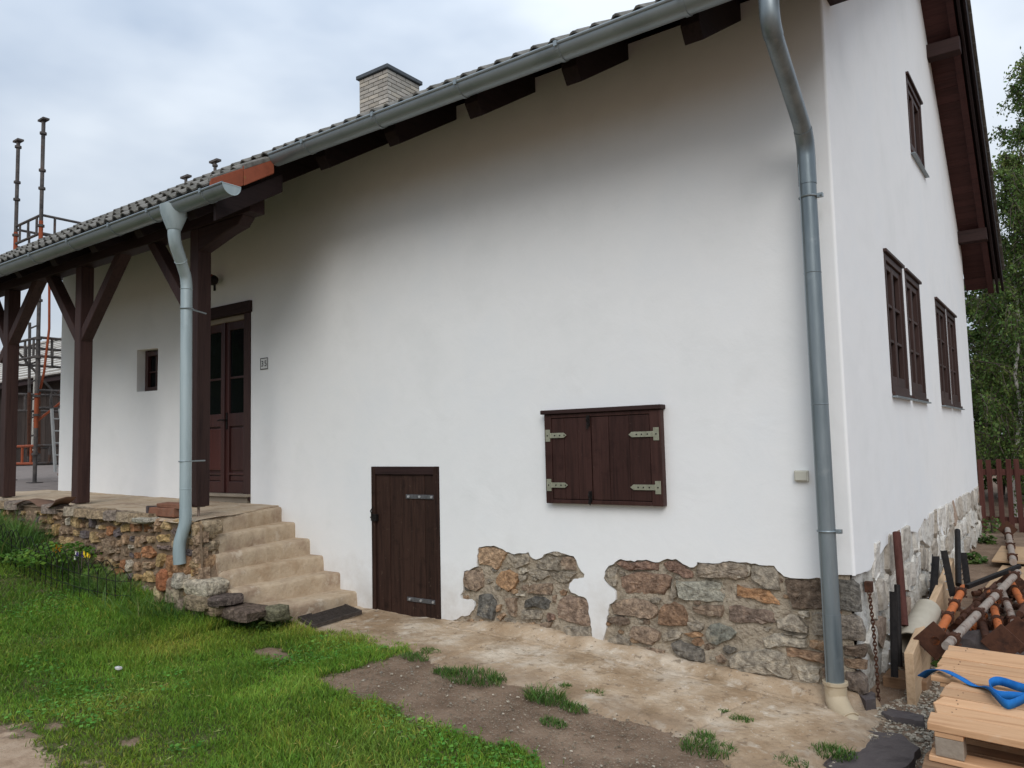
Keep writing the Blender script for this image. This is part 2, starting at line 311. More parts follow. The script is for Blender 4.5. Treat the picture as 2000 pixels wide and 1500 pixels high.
class MB:
    """collects shapes (in world coordinates) into one mesh"""
    def __init__(s):
        s.v = []; s.f = []; s.sm = []
    def add(s, vs_, fs, smooth=False):
        n = len(s.v)
        s.v += [tuple(p) for p in vs_]
        s.f += [tuple(i+n for i in f) for f in fs]
        s.sm += [smooth]*len(fs)
        return s
    def box(s, x0, x1, y0, y1, z0, z1):
        x0, x1 = min(x0, x1), max(x0, x1); y0, y1 = min(y0, y1), max(y0, y1); z0, z1 = min(z0, z1), max(z0, z1)
        v = [(x0,y0,z0),(x1,y0,z0),(x1,y1,z0),(x0,y1,z0),(x0,y0,z1),(x1,y0,z1),(x1,y1,z1),(x0,y1,z1)]
        return s.add(v, [(0,3,2,1),(4,5,6,7),(0,1,5,4),(1,2,6,5),(2,3,7,6),(3,0,4,7)])
    def bar(s, p0, p1, w, h, up=(0, 0, 1)):
        """square bar from p0 to p1, w wide sideways, h along up"""
        p0, p1 = Vector(p0), Vector(p1)
        d = (p1-p0).normalized()
        u = Vector(up)
        sd = d.cross(u)
        if sd.length < 1e-4:
            sd = d.cross(Vector((0, 1, 0)))
        sd.normalize(); u = sd.cross(d)
        v = []
        for p in (p0, p1):
            for a, b in ((-1,-1),(1,-1),(1,1),(-1,1)):
                v.append(p+sd*(a*w/2)+u*(b*h/2))
        return s.add(v, [(3,2,1,0),(4,5,6,7),(0,1,5,4),(1,2,6,5),(2,3,7,6),(3,0,4,7)])
    def prism(s, poly, off):
        """closed planar polygon (3-D points) extruded by off"""
        n = len(poly); off = Vector(off)
        v = [Vector(p) for p in poly]; v += [p+off for p in v]
        nrm = Vector((0, 0, 0))
        for i in range(n):
            a, b = v[i], v[(i+1) % n]; nrm += a.cross(b)
        flip = nrm.dot(off) > 0
        f = [tuple(range(n)), tuple(range(2*n-1, n-1, -1))] + [(i, i+n, (i+1) % n+n, (i+1) % n) for i in range(n)]
        if flip:
            f = [tuple(reversed(q)) for q in f]
        return s.add(v, f)
    def cyl(s, p0, p1, r0, r1=None, n=16, caps=True):
        return s.tube([p0, p1], [r0, r0 if r1 is None else r1], n, caps)
    def tube(s, path, r, n=12, caps=True):
        path = [Vector(p) for p in path]
        if not isinstance(r, (list, tuple)):
            r = [r]*len(path)
        v = []; f = []; ref = None
        for i, p in enumerate(path):
            d = (path[min(i+1, len(path)-1)]-path[max(i-1, 0)]).normalized()
            if ref is None:
                ref = d.orthogonal().normalized()
            ref = (ref-d*ref.dot(d)).normalized()
            b = d.cross(ref)
            for k in range(n):
                a = 2*math.pi*k/n
                v.append(p+ref*(r[i]*math.cos(a))+b*(r[i]*math.sin(a)))
        for i in range(len(path)-1):
            for k in range(n):
                f.append((i*n+k, i*n+(k+1) % n, (i+1)*n+(k+1) % n, (i+1)*n+k))
        s.add(v, f, True)
        if caps:
            m = len(s.v)-len(v)
            s.f.append(tuple(m+k for k in range(n-1, -1, -1))); s.sm.append(False)
            s.f.append(tuple(m+(len(path)-1)*n+k for k in range(n))); s.sm.append(False)
        return s
    def ring(s, c, axis, r, rt, n=20, m=6):
        c = Vector(c); ax = Vector(axis).normalized(); a0 = ax.orthogonal().normalized(); b0 = ax.cross(a0)
        v = []; f = []
        for i in range(n):
            t = 2*math.pi*i/n; d = a0*math.cos(t)+b0*math.sin(t)
            for j in range(m):
                q = 2*math.pi*j/m
                v.append(c+d*(r+rt*math.cos(q))+ax*(rt*math.sin(q)))
        for i in range(n):
            for j in range(m):
                f.append((i*m+j, ((i+1) % n)*m+j, ((i+1) % n)*m+(j+1) % m, i*m+(j+1) % m))
        return s.add(v, f, True)
    def sphere(s, c, r, n=10, m=6, sc=(1, 1, 1)):
        c = Vector(c); v = [c+Vector((0, 0, r*sc[2]))]; f = []
        for i in range(1, m):
            t = math.pi*i/m
            for k in range(n):
                a = 2*math.pi*k/n
                v.append(c+Vector((r*sc[0]*math.sin(t)*math.cos(a), r*sc[1]*math.sin(t)*math.sin(a), r*sc[2]*math.cos(t))))
        v.append(c-Vector((0, 0, r*sc[2])))
        for k in range(n):
            f.append((0, 1+k, 1+(k+1) % n))
        for i in range(m-2):
            for k in range(n):
                f.append((1+i*n+k, 1+(i+1)*n+k, 1+(i+1)*n+(k+1) % n, 1+i*n+(k+1) % n))
        l = len(v)-1
        for k in range(n):
            f.append((l, 1+(m-2)*n+(k+1) % n, 1+(m-2)*n+k))
        return s.add(v, f, True)
    def build(s, name, mat, parent=None, bevel=0, seg=2, smooth_angle=None, jitter=0):
        org = Vector((0, 0, 0)); p = parent
        while p is not None:
            org = org+Vector(p.location); p = p.parent
        me = bpy.data.meshes.new(name)
        vv = s.v
        if jitter:
            vv = [(a+rng.uniform(-jitter, jitter), b+rng.uniform(-jitter, jitter), c+rng.uniform(-jitter, jitter)) for a, b, c in vv]
        me.from_pydata([(a-org.x, b-org.y, c-org.z) for a, b, c in vv], [], s.f)
        me.polygons.foreach_set('use_smooth', s.sm)
        if any(s.sm) and not smooth_angle:
            me.set_sharp_from_angle(angle=math.radians(42))
        if smooth_angle:
            me.polygons.foreach_set('use_smooth', [True]*len(s.f))
            me.set_sharp_from_angle(angle=math.radians(smooth_angle))
        me.update()
        o = bpy.data.objects.new(name, me)
        col.objects.link(o)
        me.materials.append(MT[mat] if isinstance(mat, str) else mat)
        if parent:
            o.parent = parent
        if bevel:
            md = o.modifiers.new('bevel', 'BEVEL'); md.width = bevel; md.segments = seg; md.limit_method = 'ANGLE'; md.angle_limit = math.radians(40)
            md.harden_normals = False
        return o

def tag(o, label=None, cat=None, group=None, kind=None):
    if label: o['label'] = label
    if cat: o['category'] = cat
    if group: o['group'] = group
    if kind: o['kind'] = kind
    return o
def thing(name, label, cat, loc=(0, 0, 0), group=None):
    o = bpy.data.objects.new(name, None)
    o.empty_display_size = .1
    col.objects.link(o); o.location = loc
    return tag(o, label, cat, group)
def box(name, mat, parent, x0, x1, y0, y1, z0, z1, bevel=0, jitter=0):
    return MB().box(x0, x1, y0, y1, z0, z1).build(name, mat, parent, bevel, jitter=jitter)
def share(src, name, parent, loc, color=None, rot=None):
    o = bpy.data.objects.new(name, src); col.objects.link(o); o.parent = parent; o.location = loc
    if color: o.color = (*color, 1)
    if rot: o.rotation_euler = rot
    return o
def fbm(x, y, z=0., o=3):
    return noise.fractal(Vector((x, y, z)), 1.0, 2.0, o)

def stone_mb(poly, frame, proud=.02, back=.05, rough=.006, nsub=2, taper=.10):
    """a rounded field stone: outline poly (u,v), frame = (origin, U, V, outward normal)"""
    O, U, V, Nn = [Vector(q) for q in frame]
    pts = []
    n = len(poly)
    for i in range(n):
        a, b = poly[i], poly[(i+1) % n]
        for k in range(nsub):
            t = k/nsub
            j = rough*(.9 if k else .3)
            pts.append((a[0]+(b[0]-a[0])*t+rng.uniform(-j, j), a[1]+(b[1]-a[1])*t+rng.uniform(-j, j)))
    cx = sum(p[0] for p in pts)/len(pts); cy = sum(p[1] for p in pts)/len(pts)
    size = max(max(p[0] for p in pts)-min(p[0] for p in pts), max(p[1] for p in pts)-min(p[1] for p in pts))
    mb = MB(); v = []; f = []
    tilt = (rng.uniform(-.13, .13), rng.uniform(-.13, .13))
    rings = [(1.0, -back), (1.0-taper*.12, proud*.35), (1.0-taper*.75, proud*.92), (.55, proud)]
    m = len(pts)
    for ri, (k, d) in enumerate(rings):
        for (x, y) in pts:
            px, py = cx+(x-cx)*k, cy+(y-cy)*k
            dd = d + (tilt[0]*(px-cx)+tilt[1]*(py-cy) if ri > 1 else 0)
            if ri > 1:
                dd += rng.uniform(-1, 1)*min(rough, proud*.5)*(.8 if ri == 2 else 1.0)
            v.append(O+U*px+V*py+Nn*dd)
    v.append(O+U*cx+V*cy+Nn*(proud+rng.uniform(-.6, 1)*rough))
    for ri in range(len(rings)-1):
        for i in range(m):
            j = (i+1) % m
            f.append((ri*m+i, ri*m+j, (ri+1)*m+j, (ri+1)*m+i))
    c = len(v)-1; b = (len(rings)-1)*m
    for i in range(m):
        f.append((b+i, b+(i+1) % m, c))
    area = sum(pts[i][0]*pts[(i+1) % m][1]-pts[(i+1) % m][0]*pts[i][1] for i in range(m))
    if (area > 0) != (U.cross(V).dot(Nn) > 0):
        f = [tuple(reversed(q)) for q in f]
    mb.add(v, f, True)
    return mb

def clip(poly, a, b, c):
    """keep a*x+b*y<=c"""
    out = []
    for i in range(len(poly)):
        p, q = poly[i], poly[(i+1) % len(poly)]
        dp, dq = a*p[0]+b*p[1]-c, a*q[0]+b*q[1]-c
        if dp <= 0: out.append(p)
        if dp*dq < 0:
            t = dp/(dp-dq); out.append((p[0]+(q[0]-p[0])*t, p[1]+(q[1]-p[1])*t))
    return out
def cells(pts, bounds, gap, asp=1.0):
    """irregular cells round pts, shrunk by half the joint"""
    res = []
    for i, p in enumerate(pts):
        poly = list(bounds)
        for j, q in enumerate(pts):
            if i == j: continue
            dx, dy = q[0]-p[0], (q[1]-p[1])*asp*asp
            L = math.hypot(dx, dy)
            if math.hypot(q[0]-p[0], q[1]-p[1]) > 1.2: continue
            mx, my = (p[0]+q[0])/2, (p[1]+q[1])/2
            poly = clip(poly, dx, dy, dx*mx+dy*my-gap/2*L)
            if len(poly) < 3: break
        if len(poly) >= 3:
            # drop very short edges
            q2 = []
            for k in range(len(poly)):
                if math.dist(poly[k], poly[k-1]) > .018: q2.append(poly[k])
            if len(q2) >= 4: res.append((i, q2))
    return res

def sheet(name, mat, outer, holes, frame, depth, parent, bevel=.006):
    """flat slab with holes: outlines in (u,v), front face on the frame plane, sides going back by depth"""
    O, U, V, Nn = [Vector(q) for q in frame]
    loops = [outer]+holes
    tri = tessellate_polygon([[Vector((x, y, 0)) for x, y in l] for l in loops])
    flat = [p for l in loops for p in l]
    mb = MB()
    front = [O+U*x+V*y for x, y in flat]
    back = [p-Nn*depth for p in front]
    n = len(flat); f = []
    for t in tri:
        a, b, c = [flat[i] for i in t]
        ar = (b[0]-a[0])*(c[1]-a[1])-(b[1]-a[1])*(c[0]-a[0])
        if abs(ar) < 1e-9: continue
        ccw = ar > 0
        if ccw != (U.cross(V).dot(Nn) > 0): t = (t[0], t[2], t[1])
        f.append(tuple(t)); f.append(tuple(i+n for i in reversed(t)))
    k = 0
    for li, l in enumerate(loops):
        m = len(l)
        ar = sum(l[i][0]*l[(i+1) % m][1]-l[(i+1) % m][0]*l[i][1] for i in range(m))
        out = (ar > 0) == (li == 0)
        if U.cross(V).dot(Nn) < 0: out = not out
        for i in range(m):
            a, b = k+i, k+(i+1) % m
            f.append((a, a+n, b+n, b) if out else (a, b, b+n, a+n))
        k += m
    mb.add(front+back, f)
    mb.nfront = n
    return mb
def edge_bevel(o, width, seg, skip):
    """bevel only the rim edges of a sheet, not the flat triangulation and not where skip(co) is true"""
    me = o.data; bm = bmesh.new(); bm.from_mesh(me)
    lay = bm.edges.layers.float.get('bevel_weight_edge') or bm.edges.layers.float.new('bevel_weight_edge')
    for e in bm.edges:
        if len(e.link_faces) == 2 and e.calc_face_angle(0) > .7 and not (skip(e.verts[0].co) and skip(e.verts[1].co)):
            e[lay] = 1.0
    bm.to_mesh(me); bm.free()
    md = o.modifiers.new('bevel', 'BEVEL'); md.width = width; md.segments = seg; md.limit_method = 'WEIGHT'; md.use_clamp_overlap = True

# ================================================================ the setting
def grid_mesh(xs, ys, zf):
    X, Y = np.meshgrid(xs, ys)
    Z = zf(X, Y)
    v = np.stack([X.ravel(), Y.ravel(), Z.ravel()], 1)
    nx, ny = len(xs), len(ys)
    i = np.arange(nx-1)[None, :]+np.arange(ny-1)[:, None]*nx
    i = i.ravel()
    f = np.stack([i, i+1, i+1+nx, i+nx], 1)
    return v, f
def np_mesh(name, v, f, mat, smooth=True):
    me = bpy.data.meshes.new(name)
    v = np.asarray(v, np.float32); f = np.asarray(f, np.int32); k = f.shape[1]
    me.vertices.add(len(v)); me.vertices.foreach_set('co', v.ravel())
    me.loops.add(f.size); me.loops.foreach_set('vertex_index', f.ravel())
    me.polygons.add(len(f)); me.polygons.foreach_set('loop_start', np.arange(0, f.size, k, dtype=np.int32))
    me.polygons.foreach_set('loop_total', np.full(len(f), k, np.int32))
    me.polygons.foreach_set('use_smooth', np.full(len(f), smooth))
    me.update(); me.validate()
    o = bpy.data.objects.new(name, me); col.objects.link(o)
    me.materials.append(MT[mat] if isinstance(mat, str) else mat)
    return o
def pnoise(x, y, s=1.0, seed=0.0):
    """cheap smooth noise for arrays, about -1..1"""
    r = np.zeros_like(x); a = 1.0
    for k in range(4):
        w = s*(1.9**k)
        r += a*np.sin(w*(x*1.0+.35*y)+seed*1.7+k*2.1+1.3*np.sin(w*.7*(y-.3*x)+seed+k))*np.cos(w*(y*.93-.28*x)+seed*2.3+k*1.3)
        a *= .55
    return r/1.6
def inside(poly, x, y):
    r = np.zeros(x.shape, bool); n = len(poly)
    for i in range(n):
        x1, y1 = poly[i][:2]; x2, y2 = poly[(i+1) % n][:2]
        c = (y1 > y) != (y2 > y)
        with np.errstate(divide='ignore', invalid='ignore'):
            r ^= c & (x < (x2-x1)*(y-y1)/(y2-y1)+x1)
    return r

# outlines on the ground
LAWN = [p[:2] for p in [(-4.269,-0.724,0.081), (-3.843,-0.732,0.076), (-3.465,-0.645,0.084), (-3.032,-0.666,0.086), (-2.842,-0.837,0.087), (-2.878,-1.103,0.083), (-2.924,-1.296,0.078), (-2.941,-1.502,0.069),
        (-2.9,-1.629,0.063), (-2.734,-1.679,0.059), (-2.468,-1.711,0.057), (-2.21,-1.637,0.051), (-2.008,-1.753,0.044), (-1.73,-1.767,0.046), (-1.52,-1.724,0.034),
        (-1.306,-1.7,0.013), (-1.139,-1.759,-0.002), (-0.979,-1.908,-0.009), (-0.588,-2.457,-0.04)]] + [(-2.6, -6.5), (-14, -6.5), (-14, -1.28), (-10.3, -1.28), (-4.9, -1.25), (-4.75, -1.0), (-4.45, -.86)]
BARE = [((-3.764,-1.329,0.062), .22, .12), ((-3.581,-3.021,0.03), .12, .05), ((-3.618,-2.874,0.033), .10, .05), ((-2.989,-2.795,0.051), .07, .05), ((-3.844,-3.171,0.025), .4, .2), ((-4.341,-3.05,0.038), .3, .12)]
APRON = [p[:2] for p in [(-4.236,-0.827,0.073), (-3.704,-0.851,0.078), (-2.994,-0.89,0.089), (-2.516,-0.929,0.066), (-2.194,-1.016,0.062), (-1.868,-1.009,0.054), (-1.673,-0.984,0.042), (-1.42,-1.089,0.03), (-1.234,-1.112,0.019),
         (-0.991,-1.024,-0.001), (-0.766,-1.046,-0.017), (-0.579,-1.13,-0.021), (-0.384,-1.296,-0.03), (-0.25,-1.519,-0.046), (-0.032,-1.188,-0.047), (0.183,-0.717,-0.042), (0.193,-0.248,-0.032), (0.106,0.015,-0.026)]] + [(.14, .0), (.05, .12), (-4.3, .12), (-4.7, .1), (-4.7, -.70)]

xs = np.concatenate([[-300, -200, -120, -80, -60, -45, -36, -30, -26, -23, -21, -19, -17.5, -16, -15], np.arange(-14, -10.4, .25), np.arange(-10.4, 2.4, .05), np.arange(2.4, 6, .4), [7, 9, 12, 16, 22, 30, 45, 70, 120, 200, 300]])
ys = np.concatenate([[-300, -200, -120, -80, -50, -30, -20, -14, -10, -8, -7], np.arange(-6, .6, .05), np.arange(.6, 10, .15), [10.5, 11, 12, 13, 14, 16, 18, 21, 25, 30, 40, 60, 100, 180, 300]])
gv, gf = grid_mesh(xs, ys, hgt)
gv[:, 2] += np.where((gv[:, 0] > -10.4) & (gv[:, 0] < 2.4) & (gv[:, 1] > -6) & (gv[:, 1] < .6), .006*pnoise(gv[:, 0], gv[:, 1], 9.0, 1.) + .004*pnoise(gv[:, 0], gv[:, 1], 23.0, 2.), 0)
ground = np_mesh('ground', gv, gf, 'soil')
tag(ground, kind='structure')

# what the surface is made of: turf, bare soil or sand, blended by weights kept per vertex
def weights(x, y):
    wt = np.zeros_like(x)
    for ox in (-.05, 0, .05):
        for oy in (-.05, 0, .05):
            wt += inside(LAWN, x+ox+.05*pnoise(x, y, 9, 3), y+oy+.05*pnoise(x, y, 9, 5))/9.0
    for (b, ra, rb) in BARE:
        dd = np.sqrt((x-b[0])**2/ra**2+(y-b[1])**2/rb**2)+.45*pnoise(x, y, 12, 3)
        wt *= np.clip((dd-.6)/.6, 0, 1)
    sx, sy = (-3.378,-3.411,0.033)[:2]
    ds = np.sqrt((x-sx)**2/.85**2+(y-sy)**2/.36**2)+.3*pnoise(x, y, 9, 8)
    sd = np.clip((1.25-ds)/.5, 0, 1)
    return wt, sd
wt_, sd_ = weights(gv[:, 0], gv[:, 1])
at = ground.data.color_attributes.new('cover', 'FLOAT_COLOR', 'POINT')
at.data.foreach_set('color', np.stack([wt_, sd_, 0*wt_, 0*wt_+1], 1).astype(np.float32).ravel())
def ground_mat():
    m, nt, bs = new_mat('earth_turf_and_sand')
    N, L = nt.nodes, nt.links
    tc = N.new('ShaderNodeTexCoord'); at = N.new('ShaderNodeAttribute'); at.attribute_name = 'cover'
    sep = N.new('ShaderNodeSeparateColor'); L.new(at.outputs['Color'], sep.inputs['Color'])
    def nz(sc, det=8, ro=.65):
        n = N.new('ShaderNodeTexNoise'); n.inputs['Scale'].default_value = sc; n.inputs['Detail'].default_value = det; n.inputs['Roughness'].default_value = ro
        L.new(tc.outputs['Object'], n.inputs['Vector']); return n.outputs['Fac']
    def ramp(src, cols, lo=.32, hi=.68):
        r_ = N.new('ShaderNodeValToRGB'); el = r_.color_ramp.elements
        while len(el) < len(cols): el.new(.5)
        for i, c in enumerate(cols):
            el[i].position = lo+(hi-lo)*i/(len(cols)-1); el[i].color = (*c, 1)
        L.new(src, r_.inputs['Fac']); return r_.outputs['Color']
    def mask(src, noise_, k=.5):
        s_ = N.new('ShaderNodeMath'); s_.operation = 'SUBTRACT'; L.new(noise_, s_.inputs[0]); s_.inputs[1].default_value = .5
        m_ = N.new('ShaderNodeMath'); m_.operation = 'MULTIPLY_ADD'; L.new(s_.outputs[0], m_.inputs[0]); m_.inputs[1].default_value = 2.2; L.new(src, m_.inputs[2])
        r_ = N.new('ShaderNodeMapRange'); r_.inputs['From Min'].default_value = .35; r_.inputs['From Max'].default_value = .65; L.new(m_.outputs[0], r_.inputs['Value'])
        return r_.outputs['Result']
    def mix(f, a, b_):
        x = N.new('ShaderNodeMix'); x.data_type = 'RGBA'
        if isinstance(f, float): x.inputs['Factor'].default_value = f
        else: L.new(f, x.inputs['Factor'])
        L.new(a, x.inputs['A'])
        if isinstance(b_, tuple): x.inputs['B'].default_value = (*b_, 1)
        else: L.new(b_, x.inputs['B'])
        return x.outputs['Result']
    def thr(src, lo, hi, amt):
        r_ = N.new('ShaderNodeMapRange'); r_.inputs['From Min'].default_value = lo; r_.inputs['From Max'].default_value = hi; r_.inputs['To Max'].default_value = amt
        L.new(src, r_.inputs['Value']); return r_.outputs['Result']
    soil = ramp(nz(4.5, 10), [(.165, .110, .074), (.245, .168, .115), (.305, .218, .152)])
    soil = mix(thr(nz(1.7), .50, .64, .6), soil, (.14, .094, .063))
    soil = mix(thr(nz(95, 3), .62, .66, .75), soil, (.40, .35, .29))
    soil = mix(thr(nz(38, 4), .60, .66, .6), soil, (.30, .25, .195))
    turf = ramp(nz(7), [(.05, .055, .02), (.085, .095, .03), (.15, .125, .065)])
    sand = ramp(nz(9), [(.32, .22, .145), (.43, .31, .215), (.52, .395, .285)])
    c = mix(mask(sep.outputs['Red'], nz(22)), soil, turf)
    c = mix(mask(sep.outputs['Green'], nz(14)), c, sand)
    L.new(c, bs.inputs['Base Color']); bs.inputs['Roughness'].default_value = .97; bs.inputs['Specular IOR Level'].default_value = .15
    bp = N.new('ShaderNodeBump'); bp.inputs['Strength'].default_value = 1; bp.inputs['Distance'].default_value = .016
    L.new(nz(55, 8), bp.inputs['Height']); L.new(bp.outputs['Normal'], bs.inputs['Normal'])
    return m
ground.data.materials.clear(); ground.data.materials.append(ground_mat())

# concrete apron along the foot of the wall
ax_ = np.arange(-4.9, .9, .014); ay_ = np.arange(-2.0, .15, .014)
def edge_dist(poly, x, y):
    d = np.full(x.shape, 9.0); n = len(poly)
    for i in range(n):
        (x1, y1), (x2, y2) = poly[i], poly[(i+1) % n]
        if min(y1, y2) > -.05: continue                       # not along the house wall
        t = np.clip(((x-x1)*(x2-x1)+(y-y1)*(y2-y1))/((x2-x1)**2+(y2-y1)**2+1e-9), 0, 1)
        d = np.minimum(d, np.hypot(x-x1-t*(x2-x1), y-y1-t*(y2-y1)))
    return d
def apz(x, y):
    e = edge_dist(APRON, x, y)*np.where(inside(APRON, x, y), 1, -1)
    e = e+.05*pnoise(x, y, 6, 3)+.03*pnoise(x, y, 15, 5)+.012*pnoise(x, y, 40, 7)
    base = hgt(x, y)+.022-.05*np.clip((.10-e)/.16, 0, 1)
    fil = np.clip((y+.14)/.13, 0, 1)                       # cement fillet against the plinth
    fil = fil*fil*(3-2*fil)*np.clip((x+3.05)/.25, 0, 1)*(.048+.025*pnoise(x, y*0, 5, 4))
    joint = -.016*np.exp(-((y+.20+.02*np.sin(3*x)+.006*pnoise(x, y, 12, 2))/.008)**2)*(x > -3.1)
    j2 = 0
    for jx in (-2.45, -1.62, -.55):
        j2 = j2-.018*np.exp(-((x-jx-.18*(y+.3)+.015*np.sin(9*y)+.008*pnoise(x, y, 14, 1))/.010)**2)*(y < -.2)
    return base+fil*np.clip((-x+.1)/.1, 0, 1)+joint+j2+.006*pnoise(x, y, 6, 9)+.004*pnoise(x, y, 22, 4)-.004*np.clip(pnoise(x, y, 34, 8)-.25, 0, 1)
def apron_dirt(m):
    """earth trodden and washed over the outer edge of the concrete"""
    nt = m.node_tree; N, L = nt.nodes, nt.links; bs = N['Principled BSDF']
    tc = [n for n in N if n.type == 'TEX_COORD'][0]; src = bs.inputs['Base Color'].links[0].from_socket
    at = N.new('ShaderNodeAttribute'); at.attribute_name = 'dirt'
    n = N.new('ShaderNodeTexNoise'); n.inputs['Scale'].default_value = 7; n.inputs['Detail'].default_value = 10; n.inputs['Roughness'].default_value = .7
    L.new(tc.outputs['Object'], n.inputs['Vector'])
    s_ = N.new('ShaderNodeMath'); s_.operation = 'MULTIPLY_ADD'; L.new(n.outputs['Fac'], s_.inputs[0]); s_.inputs[1].default_value = 1.9; L.new(at.outputs['Fac'], s_.inputs[2])
    mr = N.new('ShaderNodeMapRange'); mr.inputs['From Min'].default_value = 1.0; mr.inputs['From Max'].default_value = 1.75; mr.inputs['To Max'].default_value = .62; L.new(s_.outputs[0], mr.inputs['Value'])
    mx = N.new('ShaderNodeMix'); mx.data_type = 'RGBA'; L.new(mr.outputs['Result'], mx.inputs['Factor']); L.new(src, mx.inputs['A']); mx.inputs['B'].default_value = (.245, .17, .11, 1)
    L.new(mx.outputs['Result'], bs.inputs['Base Color'])
    return m
av, af = grid_mesh(ax_, ay_, apz)
cx_ = av[af].mean(1)
keep = inside(APRON, cx_[:, 0], cx_[:, 1]) | (edge_dist(APRON, cx_[:, 0], cx_[:, 1]) < .12)
keep &= cx_[:, 1] < .11
ed = edge_dist(APRON, av[:, 0], av[:, 1])*np.where(inside(APRON, av[:, 0], av[:, 1]), 1, -1)
MT['apron'] = apron_dirt(MT['apron'])
apron = np_mesh('concrete_path', av, af[keep], 'apron')
at = apron.data.color_attributes.new('dirt', 'FLOAT_COLOR', 'POINT')
dw_ = np.clip(1-ed/.42, 0, 1)
at.data.foreach_set('color', np.stack([dw_, dw_, dw_, dw_*0+1], 1).astype(np.float32).ravel()); tag(apron, kind='structure')

# yard beyond the house
yard_x = np.concatenate([np.arange(-34, -10.2, .4)]); yard_y = np.arange(-3.0, 12, .4)
yv, yf = grid_mesh(yard_x, yard_y, lambda x, y: hgt(x, y)+.03)
c_ = yv[yf].mean(1); kp = (c_[:, 1] > -1.1+.25*np.sin(c_[:, 0])) | (c_[:, 0] < -14)
yard = np_mesh('courtyard_paving', yv, yf[kp], 'courtyard'); tag(yard, kind='structure')

# ================================================================ the house
PT = .615                      # rise of the front roof per metre
def ftop(y): return 4.615+PT*y   # upper face of the front roof
def rbot(y): return 4.35+PT*y    # lower edge of the rafters
def bsof(y): return 11.15-y      # soffit of the back roof

